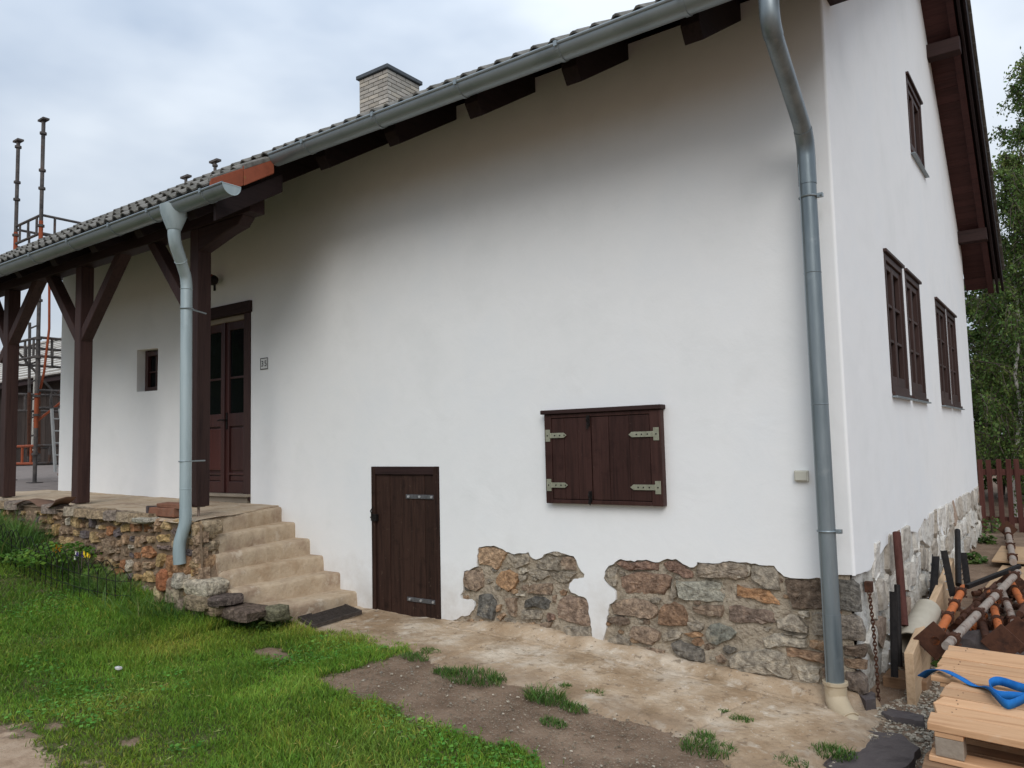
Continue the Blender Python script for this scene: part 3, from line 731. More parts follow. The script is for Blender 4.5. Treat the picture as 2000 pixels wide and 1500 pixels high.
house = thing('farmhouse', 'white plastered farmhouse with grey tiled roof, exposed stone plinth and timber porch', 'house', (0, 0, 0))
EDGE = [(-3.267,0.074),(-3.244,0.078),(-3.224,0.087),(-3.202,0.092),(-3.181,0.1),(-3.16,0.112),(-3.139,0.123),(-3.115,0.128),(-3.093,0.139),(-3.074,0.155),(-3.05,0.165),(-3.022,0.165),(-2.996,0.172),(-2.971,0.182),(-2.954,0.207),(-2.929,0.225),(-2.913,0.261),(-2.922,0.291),(-2.947,0.304),(-2.97,0.305),(-2.993,0.301),(-3.015,0.305),(-3.038,0.303),(-3.06,0.305),(-3.065,0.332),(-3.046,0.351),(-3.033,0.375),(-3.03,0.399),(-3.029,0.423),(-3.021,0.446),(-3.021,0.472),(-3.024,0.499),(-3.021,0.525),(-2.995,0.536),(-2.966,0.539),(-2.941,0.554),(-2.914,0.567),(-2.885,0.574),(-2.885,0.602),(-2.881,0.631),(-2.882,0.66),(-2.87,0.682),(-2.872,0.709),(-2.86,0.731),(-2.835,0.734),(-2.811,0.74),(-2.786,0.745),(-2.761,0.747),(-2.735,0.747),(-2.708,0.753),(-2.681,0.747),(-2.65,0.738),(-2.619,0.731),(-2.581,0.711),(-2.555,0.71),(-2.531,0.701),(-2.505,0.697),(-2.478,0.706),(-2.45,0.71),(-2.421,0.709),(-2.394,0.712),(-2.37,0.724),(-2.352,0.69),(-2.327,0.676),(-2.298,0.671),(-2.266,0.681),(-2.243,0.691),(-2.227,0.713),(-2.203,0.721),(-2.171,0.731),(-2.14,0.741),(-2.114,0.743),(-2.088,0.741),(-2.065,0.733),(-2.042,0.731),(-2.019,0.726),(-1.99,0.72),(-1.96,0.717),(-1.936,0.685),(-1.93,0.663),(-1.921,0.643),(-1.897,0.61),(-1.872,0.594),(-1.877,0.569),(-1.899,0.563),(-1.921,0.559),(-1.943,0.551),(-1.966,0.551),(-1.982,0.532),(-2.001,0.516),(-2.011,0.48),(-1.991,0.45),(-1.958,0.445),(-1.928,0.431),(-1.905,0.43),(-1.883,0.427),(-1.862,0.416),(-1.847,0.382),(-1.843,0.355),(-1.848,0.327),(-1.842,0.299),(-1.834,0.277),(-1.83,0.255),(-1.832,0.231),(-1.824,0.207),(-1.825,0.181),(-1.822,0.156),(-1.818,0.129),(-1.821,0.101),(-1.816,0.074),(-1.801,0.066),(-1.761,0.078),(-1.751,0.107),(-1.735,0.133),(-1.727,0.158),(-1.717,0.183),(-1.709,0.205),(-1.702,0.227),(-1.706,0.252),(-1.697,0.274),(-1.698,0.299),(-1.683,0.321),(-1.686,0.346),(-1.677,0.369),(-1.673,0.393),(-1.644,0.409),(-1.62,0.432),(-1.617,0.46),(-1.618,0.487),(-1.641,0.519),(-1.662,0.529),(-1.679,0.543),(-1.698,0.556),(-1.71,0.575),(-1.7,0.599),(-1.7,0.625),(-1.684,0.647),(-1.667,0.668),(-1.651,0.673),(-1.629,0.681),(-1.613,0.698),(-1.591,0.713),(-1.567,0.723),(-1.542,0.717),(-1.516,0.715),(-1.487,0.718),(-1.458,0.712),(-1.438,0.724),(-1.415,0.725),(-1.391,0.726),(-1.367,0.732),(-1.344,0.727),(-1.32,0.721),(-1.295,0.718),(-1.269,0.721),(-1.246,0.734),(-1.225,0.743),(-1.204,0.749),(-1.173,0.744),(-1.143,0.751),(-1.117,0.737),(-1.096,0.722),(-1.071,0.714),(-1.045,0.702),(-1.019,0.704),(-0.997,0.719),(-0.992,0.741),(-0.966,0.738),(-0.94,0.738),(-0.911,0.74),(-0.882,0.739),(-0.858,0.741),(-0.834,0.745),(-0.812,0.756),(-0.793,0.757),(-0.767,0.764),(-0.74,0.762),(-0.715,0.758),(-0.689,0.759),(-0.657,0.763),(-0.625,0.756),(-0.599,0.759),(-0.574,0.751),(-0.548,0.751),(-0.525,0.751),(-0.502,0.753),(-0.479,0.753),(-0.46,0.724),(-0.439,0.71),(-0.421,0.693),(-0.381,0.685),(-0.341,0.685),(-0.317,0.687),(-0.293,0.688),(-0.269,0.689),(-0.245,0.694),(-0.222,0.7),(-0.198,0.698),(-0.172,0.702),(-0.146,0.705)]
FR = ((0, 0, 0), (1, 0, 0), (0, 0, 1), (0, -1, 0))
GR = ((0, 0, 0), (0, 1, 0), (0, 0, 1), (1, 0, 0))
DX0, DX1 = -6.97, -5.90
def wob(p, a=.006):
    return [(x+rng.uniform(-a, a), z+rng.uniform(-a, a)) for x, z in p]
outer = [(-10.25, -.1), (-4.095, -.1), (-4.092, .5), (-4.096, 1.387), (-3.273, 1.384), (-3.277, .09)]+EDGE[1:]+[(-.09, .728), (-.018, .732), (-.018, 4.47), (-10.25, 4.47)]
holes = [[(DX0, .9), (DX1, .9), (DX1, 3.14), (DX0, 3.14)],
         [(-8.215, 2.315), (-7.74, 2.305), (-7.735, 2.815), (-8.22, 2.835)]]
wall_front = sheet('wall', 'plaster', outer, holes, FR, .34, house).build('wall', 'plaster', house); edge_bevel(wall_front, .016, 3, lambda p: p.x > -.16)
wall_front['label'] = 'white plastered front wall with ragged lower edge round the stones'
gedge = [(.018, .732), (.10, .726), (.16, .72), (.264, .715), (.35, .70), (.435, .70), (.53, .735), (.655, .747), (.80, .765), (.93, .79), (1.108, .797), (1.3, .775), (1.45, .80), (1.606, .785), (1.8, .76), (1.93, .785), (2.058, .769),
         (2.25, .74), (2.35, .77), (2.446, .781), (2.52, .80), (2.626, .825), (2.76, .80), (2.882, .811), (3.02, .835), (3.18, .79), (3.327, .757), (3.45, .66), (3.6, .58), (3.746, .55), (3.86, .61), (3.93, .72),
         (4.044, .769), (4.18, .80), (4.3, .765), (4.454, .789), (4.62, .74), (4.72, .77), (4.841, .703), (5.0, .76), (5.17, .735), (5.338, .755), (5.5, .80), (5.68, .785), (5.903, .83), (6.2, .81), (6.45, .84), (6.7, .79), (6.947, .80), (7.15, .79)]
WIN = [(1.505, 2.262), (2.402, 3.155), (4.17, 4.96), (5.04, 5.81)]
WZ0, WZ1 = 1.885, 2.975
gouter = gedge+[(7.15, bsof(7.15)+.05), (4.16, 7.04), (.018, 4.50)]
gholes = [[(a, WZ0), (b, WZ0), (b, WZ1), (a, WZ1)] for a, b in WIN]+[[(3.22, 4.30), (4.08, 4.30), (4.08, 5.06), (3.22, 5.06)]]
wall_gable = sheet('wall', 'plaster', gouter, gholes, GR, .30, house).build('wall', 'plaster', house); edge_bevel(wall_gable, .010, 2, lambda p: p.y < .4)
wall_gable['label'] = 'white plastered gable wall'
# rounded corner
mb = MB(); n = 8; v = []; f = []
zs = [.728, 1.2, 2, 3, 4.5]
for z in zs:
    for k in range(n+1):
        a = math.pi/2*k/n
        v.append((-.018+.018*math.sin(a), .018-.018*math.cos(a), z))
for i in range(len(zs)-1):
    for k in range(n):
        f.append((i*(n+1)+k, i*(n+1)+k+1, (i+1)*(n+1)+k+1, (i+1)*(n+1)+k))
mb.add(v, f, True); mb.build('wall_corner', 'plaster', house)
box('wall', 'plaster', house, -10.25, -.3, 6.85, 7.145, -.1, 4.2)
sheet('wall', 'plaster', [(.34, -.1), (6.85, -.1), (6.85, bsof(6.85)), (4.16, 7.0), (.34, 4.7)], [], ((-10.25, 0, 0), (0, 1, 0), (0, 0, 1), (-1, 0, 0)), .3, house).build('wall', 'plaster', house)

# ---- plinth: mortar ground with the stones set in it
plinth_v, plinth_f = [], []
mbp = MB()
px_ = np.linspace(-3.3, -.035, 100); pz_ = np.linspace(-.25, .86, 38)
for j, z in enumerate(pz_):
    for i, x in enumerate(px_):
        mbp.v.append((x, .022+.016*fbm(x*7, z*7, 3.1)+.012*fbm(x*23, z*23, 1.0), z))
for j in range(len(pz_)-1):
    for i in range(len(px_)-1):
        a = j*len(px_)+i
        mbp.f.append((a, a+1, a+1+len(px_), a+len(px_))); mbp.sm.append(True)
plinth = mbp.build('plinth', 'mortar', house)
STONES_ = [
((0.34,0.235,0.155),[(-2.871,0.723),(-2.735,0.742),(-2.619,0.726),(-2.581,0.705),(-2.621,0.646),(-2.662,0.582),(-2.691,0.561),(-2.74,0.588),(-2.819,0.594),(-2.869,0.591),(-2.882,0.66)]),
((0.235,0.175,0.13),[(-3.019,0.525),(-2.931,0.543),(-2.835,0.554),(-2.822,0.47),(-2.833,0.415),(-2.895,0.375),(-2.966,0.38),(-3.016,0.415)]),
((0.33,0.205,0.12),[(-2.643,0.557),(-2.575,0.573),(-2.491,0.546),(-2.473,0.506),(-2.513,0.436),(-2.58,0.396),(-2.647,0.424),(-2.704,0.457),(-2.698,0.503)]),
((0.27,0.235,0.19),[(-2.572,0.698),(-2.487,0.685),(-2.384,0.71),(-2.357,0.686),(-2.363,0.634),(-2.443,0.606),(-2.499,0.583),(-2.521,0.63)]),
((0.27,0.235,0.19),[(-2.294,0.66),(-2.203,0.707),(-2.107,0.698),(-2.086,0.675),(-2.092,0.602),(-2.18,0.599),(-2.26,0.6),(-2.314,0.615)]),
((0.235,0.175,0.13),[(-2.076,0.704),(-1.994,0.713),(-1.944,0.695),(-1.939,0.606),(-1.998,0.609),(-2.075,0.614)]),
((0.27,0.235,0.19),[(-2.194,0.722),(-2.122,0.744),(-2.045,0.731),(-1.977,0.718),(-2.071,0.712),(-2.115,0.703)]),
((0.27,0.235,0.19),[(-2.379,0.573),(-2.323,0.592),(-2.198,0.591),(-2.186,0.559),(-2.245,0.521),(-2.307,0.531),(-2.37,0.548)]),
((0.27,0.235,0.19),[(-2.181,0.577),(-2.084,0.596),(-1.939,0.592),(-1.991,0.546),(-2.018,0.518),(-2.104,0.515),(-2.164,0.546)]),
((0.36,0.32,0.26),[(-2.471,0.596),(-2.396,0.602),(-2.383,0.573),(-2.416,0.552),(-2.458,0.545),(-2.476,0.573)]),
((0.235,0.175,0.13),[(-2.354,0.479),(-2.282,0.489),(-2.166,0.499),(-2.163,0.459),(-2.177,0.411),(-2.293,0.408),(-2.393,0.409),(-2.383,0.455)]),
((0.235,0.175,0.13),[(-2.447,0.46),(-2.387,0.469),(-2.397,0.428),(-2.448,0.423)]),
((0.36,0.32,0.26),[(-2.505,0.392),(-2.402,0.412),(-2.412,0.378),(-2.487,0.371)]),
((0.115,0.11,0.1),[(-2.875,0.35),(-2.805,0.368),(-2.736,0.363),(-2.708,0.32),(-2.7,0.252),(-2.731,0.166),(-2.83,0.17),(-2.889,0.187),(-2.882,0.264)]),
((0.34,0.235,0.155),[(-2.689,0.291),(-2.641,0.296),(-2.661,0.249),(-2.696,0.23)]),
((0.235,0.175,0.13),[(-2.61,0.352),(-2.506,0.358),(-2.499,0.273),(-2.51,0.213),(-2.566,0.229),(-2.602,0.293)]),
((0.115,0.11,0.1),[(-2.404,0.357),(-2.33,0.39),(-2.24,0.394),(-2.179,0.364),(-2.189,0.32),(-2.225,0.298),(-2.332,0.309),(-2.424,0.292)]),
((0.27,0.235,0.19),[(-2.457,0.27),(-2.37,0.283),(-2.262,0.276),(-2.272,0.224),(-2.39,0.207),(-2.464,0.207)]),
((0.205,0.135,0.105),[(-2.217,0.277),(-2.156,0.273),(-2.153,0.23),(-2.202,0.214),(-2.227,0.243)]),
((0.26,0.19,0.145),[(-2.108,0.385),(-2.021,0.429),(-1.928,0.42),(-1.859,0.402),(-1.842,0.299),(-1.836,0.22),(-1.919,0.214),(-2.054,0.227),(-2.122,0.248),(-2.123,0.326)]),
((0.235,0.175,0.13),[(-2.282,0.194),(-2.175,0.21),(-2.212,0.159),(-2.231,0.124),(-2.276,0.119),(-2.301,0.163)]),
((0.27,0.235,0.19),[(-2.072,0.189),(-1.953,0.203),(-1.833,0.21),(-1.824,0.107),(-1.914,0.117),(-2.04,0.122)]),
((0.34,0.235,0.155),[(-2.702,0.192),(-2.633,0.237),(-2.614,0.216),(-2.664,0.166)]),
((0.27,0.235,0.19),[(-2.615,0.194),(-2.52,0.189),(-2.448,0.116),(-2.522,0.122),(-2.578,0.16)]),
((0.235,0.175,0.13),[(-2.16,0.409),(-2.125,0.42),(-2.136,0.354),(-2.166,0.358)]),
((0.27,0.235,0.19),[(-2.463,0.53),(-2.389,0.543),(-2.399,0.505),(-2.455,0.5)]),
((0.205,0.135,0.105),[(-1.609,0.689),(-1.568,0.714),(-1.51,0.696),(-1.466,0.705),(-1.372,0.721),(-1.281,0.712),(-1.283,0.664),(-1.375,0.658),(-1.468,0.654),(-1.512,0.644),(-1.562,0.66)]),
((0.205,0.135,0.105),[(-1.243,0.717),(-1.205,0.732),(-1.144,0.733),(-1.091,0.709),(-1.04,0.673),(-1.035,0.634),(-1.088,0.627),(-1.141,0.647),(-1.187,0.662),(-1.228,0.681)]),
((0.27,0.235,0.19),[(-1.707,0.597),(-1.674,0.652),(-1.621,0.668),(-1.591,0.651),(-1.599,0.579),(-1.608,0.527),(-1.635,0.515),(-1.671,0.541),(-1.704,0.564)]),
((0.25,0.17,0.125),[(-1.583,0.594),(-1.476,0.634),(-1.347,0.644),(-1.243,0.642),(-1.186,0.619),(-1.199,0.556),(-1.242,0.499),(-1.353,0.495),(-1.467,0.494),(-1.54,0.485),(-1.578,0.529)]),
((0.26,0.25,0.21),[(-1.156,0.606),(-1.076,0.606),(-0.945,0.626),(-0.831,0.618),(-0.808,0.572),(-0.83,0.493),(-0.926,0.478),(-1.042,0.479),(-1.138,0.491),(-1.152,0.548)]),
((0.27,0.235,0.19),[(-1.179,0.613),(-1.167,0.577),(-1.152,0.492),(-1.188,0.484),(-1.189,0.551)]),
((0.3,0.25,0.2),[(-1.014,0.663),(-0.985,0.735),(-0.882,0.733),(-0.812,0.75),(-0.75,0.751),(-0.659,0.743),(-0.637,0.704),(-0.66,0.667),(-0.731,0.638),(-0.804,0.65),(-0.912,0.64),(-1.002,0.643)]),
((0.235,0.175,0.13),[(-1.662,0.392),(-1.571,0.44),(-1.483,0.455),(-1.355,0.442),(-1.308,0.415),(-1.303,0.366),(-1.36,0.322),(-1.431,0.321),(-1.524,0.33),(-1.649,0.329)]),
((0.2,0.13,0.088),[(-1.288,0.392),(-1.245,0.44),(-1.176,0.459),(-1.11,0.435),(-1.086,0.377),(-1.075,0.317),(-1.156,0.302),(-1.237,0.293),(-1.306,0.297)]),
((0.14,0.105,0.08),[(-1.688,0.299),(-1.612,0.32),(-1.532,0.31),(-1.519,0.273),(-1.586,0.252),(-1.674,0.268)]),
((0.235,0.175,0.13),[(-1.498,0.263),(-1.405,0.273),(-1.335,0.263),(-1.281,0.238),(-1.29,0.188),(-1.339,0.153),(-1.438,0.156),(-1.53,0.189)]),
((0.235,0.175,0.13),[(-1.044,0.442),(-0.952,0.463),(-0.831,0.475),(-0.821,0.435),(-0.835,0.401),(-0.917,0.395),(-1,0.398),(-1.045,0.418)]),
((0.17,0.17,0.145),[(-0.926,0.335),(-0.862,0.354),(-0.782,0.34),(-0.747,0.303),(-0.786,0.257),(-0.881,0.21),(-0.937,0.226),(-0.961,0.277)]),
((0.33,0.205,0.12),[(-1.111,0.259),(-1.038,0.28),(-0.974,0.269),(-0.981,0.251),(-1.046,0.239)]),
((0.17,0.155,0.135),[(-1.208,0.18),(-1.14,0.213),(-1.068,0.185),(-0.978,0.167),(-0.963,0.092),(-1.059,0.09),(-1.151,0.102),(-1.197,0.132)]),
((0.235,0.175,0.13),[(-0.897,0.137),(-0.859,0.16),(-0.817,0.124),(-0.83,0.102),(-0.88,0.101)]),
((0.27,0.235,0.19),[(-1.701,0.142),(-1.617,0.191),(-1.523,0.164),(-1.51,0.128),(-1.598,0.11),(-1.695,0.104)]),
((0.27,0.235,0.19),[(-1.281,0.22),(-1.204,0.266),(-1.124,0.26),(-1.139,0.222),(-1.214,0.197),(-1.269,0.178)]),
((0.27,0.235,0.19),[(-1.081,0.335),(-1.022,0.354),(-0.971,0.33),(-0.979,0.293),(-1.057,0.289)]),
((0.235,0.175,0.13),[(-1.396,0.13),(-1.34,0.132),(-1.258,0.124),(-1.266,0.098),(-1.341,0.107)]),
((0.2,0.15,0.12),[(-0.794,0.469),(-0.746,0.488),(-0.653,0.47),(-0.562,0.473),(-0.494,0.453),(-0.49,0.399),(-0.567,0.377),(-0.636,0.383),(-0.715,0.374),(-0.798,0.378)]),
((0.3,0.265,0.215),[(-0.798,0.142),(-0.731,0.193),(-0.609,0.216),(-0.492,0.225),(-0.442,0.212),(-0.411,0.156),(-0.402,0.079),(-0.426,0.059),(-0.52,0.074),(-0.637,0.07),(-0.73,0.07),(-0.794,0.088)]),
((0.27,0.235,0.19),[(-0.622,0.745),(-0.549,0.743),(-0.479,0.745),(-0.454,0.699),(-0.446,0.599),(-0.493,0.601),(-0.562,0.616),(-0.623,0.652),(-0.631,0.699)]),
((0.36,0.32,0.26),[(-0.74,0.75),(-0.69,0.75),(-0.637,0.74),(-0.643,0.677),(-0.68,0.654),(-0.737,0.66)]),
((0.31,0.18,0.1),[(-0.732,0.615),(-0.647,0.594),(-0.521,0.595),(-0.489,0.561),(-0.457,0.51),(-0.539,0.509),(-0.615,0.529),(-0.686,0.536),(-0.736,0.545)]),
((0.14,0.105,0.08),[(-0.418,0.675),(-0.302,0.674),(-0.192,0.687),(-0.192,0.511),(-0.285,0.505),(-0.384,0.494),(-0.395,0.55),(-0.411,0.615)]),
((0.15,0.14,0.125),[(-0.103,0.701),(-0.023,0.701),(0.012,0.672),(0.014,0.596),(0.016,0.517),(-0.045,0.513),(-0.1,0.527)]),
((0.27,0.235,0.19),[(-0.489,0.413),(-0.406,0.462),(-0.347,0.449),(-0.291,0.396),(-0.293,0.356),(-0.384,0.358),(-0.478,0.367)]),
((0.36,0.32,0.26),[(-0.345,0.485),(-0.286,0.485),(-0.278,0.456),(-0.314,0.446),(-0.343,0.459)]),
((0.27,0.235,0.19),[(-0.261,0.478),(-0.196,0.494),(-0.197,0.342),(-0.255,0.348),(-0.267,0.418)]),
((0.19,0.165,0.14),[(-0.102,0.488),(-0.034,0.502),(0.013,0.469),(0.031,0.408),(0.024,0.347),(-0.036,0.343),(-0.104,0.341)]),
((0.36,0.32,0.26),[(-0.585,0.287),(-0.507,0.33),(-0.399,0.337),(-0.298,0.323),(-0.3,0.273),(-0.416,0.262),(-0.505,0.243),(-0.567,0.235)]),
((0.34,0.235,0.155),[(-0.29,0.317),(-0.236,0.327),(-0.192,0.33),(-0.192,0.265),(-0.246,0.264),(-0.294,0.278)]),
((0.25,0.165,0.11),[(-0.433,0.249),(-0.376,0.26),(-0.298,0.251),(-0.19,0.246),(-0.193,0.188),(-0.263,0.191),(-0.366,0.202),(-0.429,0.2)]),
((0.14,0.105,0.08),[(-0.093,0.31),(0.023,0.325),(0.034,0.314),(0.022,0.256),(-0.096,0.259)]),
((0.21,0.145,0.1),[(-0.097,0.236),(-0.011,0.245),(0.03,0.232),(0.027,0.185),(-0.039,0.185),(-0.093,0.196)]),
((0.36,0.32,0.26),[(-0.382,0.154),(-0.303,0.169),(-0.233,0.156),(-0.233,0.098),(-0.257,0.062),(-0.36,0.066),(-0.377,0.109)]),
((0.16,0.13,0.11),[(-0.089,0.165),(-0.015,0.169),(0.025,0.138),(0.026,0.051),(0.001,0.037),(-0.07,0.06),(-0.086,0.102)]),
((0.235,0.175,0.13),[(-0.222,0.171),(-0.194,0.172),(-0.193,0.079),(-0.227,0.086)]),
((0.27,0.235,0.19),[(-0.567,0.37),(-0.512,0.363),(-0.534,0.34),(-0.575,0.349)]),
((0.27,0.235,0.19),[(-0.452,0.341),(-0.366,0.339),(-0.29,0.349),(-0.327,0.324),(-0.412,0.338)])]
for (c, poly) in STONES_:
    o = stone_mb(poly, ((0, .022, 0), (1, 0, 0), (0, 0, 1), (0, -1, 0)), proud=rng.uniform(.016, .034), back=.03, rough=.008).build('stone', 'stone', plinth)
    k = rng.uniform(1.12, 1.38); o.color = (c[0]*k, c[1]*k, c[2]*k, 1)
# small packing stones in the joints
STN = [q for _, q in STONES_]
r3 = random.Random(9)
tries = 0; packed = []
while len(packed) < 70 and tries < 4000:
    tries += 1
    x, z = r3.uniform(-3.05, -.12), r3.uniform(-.02, .72)
    if inside([(p[0], p[1]) for p in EDGE]+[(-.05, -.1), (-3.2, -.1)], np.array([x]), np.array([z]))[0] == False: continue
    rad = r3.uniform(.016, .036)
    if any(math.dist((x, z), q) < rad*1.9 for q in packed): continue
    bad = False
    for q in STN:
        if inside(q, np.array([x]), np.array([z]))[0] or min(math.dist((x, z), p) for p in q) < rad*1.15: bad = True; break
    if bad: continue
    packed.append((x, z))
    k = r3.randint(5, 7); a0 = r3.uniform(0, 6)
    poly = [(x+rad*1.5*r3.uniform(.75, 1.1)*math.cos(a0+6.283*i/k), z+rad*r3.uniform(.7, 1.05)*math.sin(a0+6.283*i/k)) for i in range(k)]
    o = stone_mb(poly, ((0, .020, 0), (1, 0, 0), (0, 0, 1), (0, -1, 0)), proud=r3.uniform(.006, .018), back=.02, rough=.004).build('packing_stone', 'stone', plinth)
    cc = r3.choice([(.27, .235, .19), (.34, .235, .155), (.36, .32, .26), (.235, .175, .13), (.30, .19, .12), (.16, .145, .125)]); o.color = (*cc, 1)
# gable plinth: rubble with worn whitewash
mbp = MB()
qy = np.linspace(.035, 7.2, 110); qz = np.linspace(-.25, .92, 22)
for j, z in enumerate(qz):
    for i, y in enumerate(qy):
        mbp.v.append((-.022+.014*fbm(y*6, z*6, 7.1)+.008*fbm(y*19, z*19, 2.0), y, z))
for j in range(len(qz)-1):
    for i in range(len(qy)-1):
        a = j*len(qy)+i
        mbp.f.append((a, a+1, a+1+len(qy), a+len(qy))); mbp.sm.append(True)
gplinth = mbp.build('plinth', 'whitewash', house)
gplinth['label'] = 'rubble plinth of the gable with worn whitewash'
pts = []
for j in range(4):
    y = .16+.1*(j % 2)
    while y < 7.0:
        w = rng.uniform(.16, .34)
        pts.append((y+w/2, .06+j*.215+rng.uniform(-.05, .05))); y += w
for i, poly in cells(pts, [(.10, -.1), (7.12, -.1), (7.12, .86), (.10, .86)], .035, 1.1):
    if rng.random() < .12: continue
    o = stone_mb(poly, ((-.012, 0, 0), (0, 1, 0), (0, 0, 1), (1, 0, 0)), proud=rng.uniform(.008, .03), back=.03, rough=.010).build('stone', 'washstone', gplinth)
    c = rng.choice([(.60, .58, .54), (.66, .64, .60), (.52, .49, .44), (.42, .38, .33), (.38, .29, .23), (.56, .53, .48)]); o.color = (*c, 1)

# ---- front door
door = bpy.data.objects.new('front_door', None); col.objects.link(door); door.parent = house; door.empty_display_size = .1
DZ0, DZ1 = 1.10, 2.985
box('lintel', 'oldwoodx', door, DX0-.03, DX1+.02, -.035, .10, 3.03, 3.155, .006)
box('door_frame', 'oldwood', door, DX1-.115, DX1-.004, -.012, .12, 1.035, 3.03, .006)
box('door_frame', 'oldwood', door, DX0+.004, DX0+.115, -.012, .12, 1.035, 3.03, .006)
box('fanlight_strip', 'greywood', door, DX0+.115, DX1-.115, .02, .10, 2.975, 3.03, .004)  # fanlight strip; its reflection is put in as a pale grey colour
box('threshold', 'greywood', door, DX0+.02, DX1-.0, -.06, .14, 1.075, 1.105, .006)
box('threshold_board', 'greywood', door, DX0+.03, DX1-.03, -.028, .12, .98, 1.074, .004)
xc = -6.435
def leaf(x0, x1, red):
    lf = box('door_leaf', 'doorwood', door, x0, x1, .075, .10, DZ0+.004, DZ1)
    st = .075
    for a, b in ((x0, x0+st), (x1-st, x1)):
        box('stile', 'doorwood', lf, a, b, .045, .0748, DZ0+.006, DZ1-.002, .004)
    for a, b in ((DZ0+.006, DZ0+.13), (DZ0+.20, DZ0+.225), (1.83, 1.97), (DZ1-.10, DZ1-.002)):
        box('rail', 'doorwood', lf, x0+st, x1-st, .047, .0746, a, b, .004)
    box('panel', 'doorred' if red else 'doorwood', lf, x0+st+.02, x1-st-.02, .058, .0744, DZ0+.25, 1.81, .008)
    box('panel', 'doorwood', lf, x0+st+.015, x1-st-.015, .060, .0744, DZ0+.14, DZ0+.19, .005)
    zm = 2.36
    box('glazing_bar', 'doorwood', lf, x0+st, x1-st, .055, .0746, zm-.012, zm+.012, .003)
    for a, b in ((1.972, zm-.012), (zm+.012, DZ1-.102)):
        box('pane', 'glass', lf, x0+st, x1-st, .0665, .0742, a, b)
    return lf
leaf(xc, DX1-.116, False)
leaf(DX0+.116, xc-.003, True)
box('cover_strip', 'doorwood', door, xc-.022, xc+.022, .022, .0445, DZ0+.01, DZ1-.004, .004)
mb = MB().box(xc+.028, xc+.058, .036, .0445, 1.80, 1.98); mb.cyl((xc+.043, .0, 1.90), (xc+.043, .04, 1.90), .008, n=8); mb.tube([(xc+.043, .002, 1.90), (xc-.02, -.002, 1.902), (xc-.06, -.002, 1.895)], .008, 8)
mb.build('door_handle', 'iron', door)

# ---- small window in its niche by the porch
nw = box('window', 'glass', house, -8.19, -7.75, .150, .165, 2.33, 2.80)
nw['label'] = 'small brown window deep in its white niche under the porch'
for a in ((-8.21, -8.15, 2.31, 2.83), (-7.80, -7.742, 2.31, 2.82), ):
    box('frame', 'doorwood', nw, a[0], a[1], .10, .149, a[2], a[3], .004)
box('frame', 'doorwood', nw, -8.15, -7.80, .10, .149, 2.312, 2.37, .004)
box('frame', 'doorwood', nw, -8.15, -7.80, .10, .149, 2.755, 2.815, .004)
box('glazing_bar', 'doorwood', nw, -7.985, -7.965, .115, .148, 2.37, 2.755)
box('glazing_bar', 'doorwood', nw, -8.15, -7.985, .118, .147, 2.55, 2.565)
box('glazing_bar', 'doorwood', nw, -7.965, -7.80, .118, .147, 2.55, 2.565)

# ---- cellar door
cd = bpy.data.objects.new('cellar_door', None); col.objects.link(cd); cd.parent = house
cx0, cx1 = -4.088, -3.28
box('door_frame', 'cellarwood', cd, cx0, cx0+.045, -.012, .05, .075, 1.385, .005)
box('door_frame', 'cellarwood', cd, cx1-.055, cx1, -.012, .05, .06, 1.385, .005)
box('lintel', 'oldwoodx', cd, cx0+.045, cx1-.055, -.010, .05, 1.315, 1.383, .005)
w = (cx1-.055-cx0-.045)/5
ws = [.17, .148, .14, .135, .115]; tot = sum(ws); ws = [q*(cx1-cx0-.10)/tot for q in ws]
x = cx0+.045
for q in ws:
    box('plank', 'cellarwood', cd, x+.002, x+q-.002, rng.uniform(.006, .012), .04, .088+rng.uniform(-.006, .006), 1.311, .004)
    x += q
box('backing', 'blackpaint', cd, cx0+.02, cx1-.02, .042, .06, .05, 1.38)
for z in (1.125, .245):
    h = box('hinge', 'hinge2', cd, -3.665, -3.30, -.004, .004, z-.018, z+.018, .002)
    for xx in (-3.63, -3.50, -3.36):
        MB().cyl((xx, -.012, z), (xx, -.003, z), .011, n=10).build('bolt', 'bolt', h)
mb = MB().box(cx0+.01, cx0+.075, -.028, .004, .90, .96); mb.tube([(cx0+.035, -.03, .94), (cx0+.025, -.045, .99), (cx0+.055, -.04, 1.03)], .006, 6)
mb.tube([(cx0-.005, -.016, .93), (cx0+.06, -.03, .925)], .008, 6)
mb.build('latch', 'iron', cd)

# ---- hatch with two board shutters
hs = bpy.data.objects.new('hatch_shutters', None); col.objects.link(hs); hs.parent = house
hx0, hx1, hz0, hz1 = -2.150, -1.190, 1.108, 1.775
hatch_core = box('backing', 'blackpaint', hs, hx0+.03, hx1-.03, -.03, .03, hz0+.02, hz1-.02)
box('head_board', 'oldwoodx', hs, hx0-.022, hx1+.015, -.082, .0, hz1+.001, hz1+.032, .005)
for a, b in ((hx0, hx0+.062), (hx1-.085, hx1)):
    box('frame', 'shutterwood', hs, a, b, -.062, -.0, hz0, hz1, .006)
box('frame', 'shutterwood', hs, hx0+.062, hx1-.085, -.060, -.0, hz1-.03, hz1-.001, .004)
box('frame', 'shutterwood', hs, hx0+.062, hx1-.085, -.060, -.0, hz0+.001, hz0+.03, .004)
xm = -1.745
for a, b, pw in ((hx0+.064, xm-.003, [.130, .140, .135]), (xm+.003, hx1-.087, [.135, .155, .15])):
    k = (b-a)/sum(pw); x = a
    for q in pw:
        box('plank', 'shutterwood', hs, x+.0012, x+q*k-.0012, -.056+rng.uniform(-.003, .003), -.031, hz0+.034, hz1-.034, .003)
        x += q*k
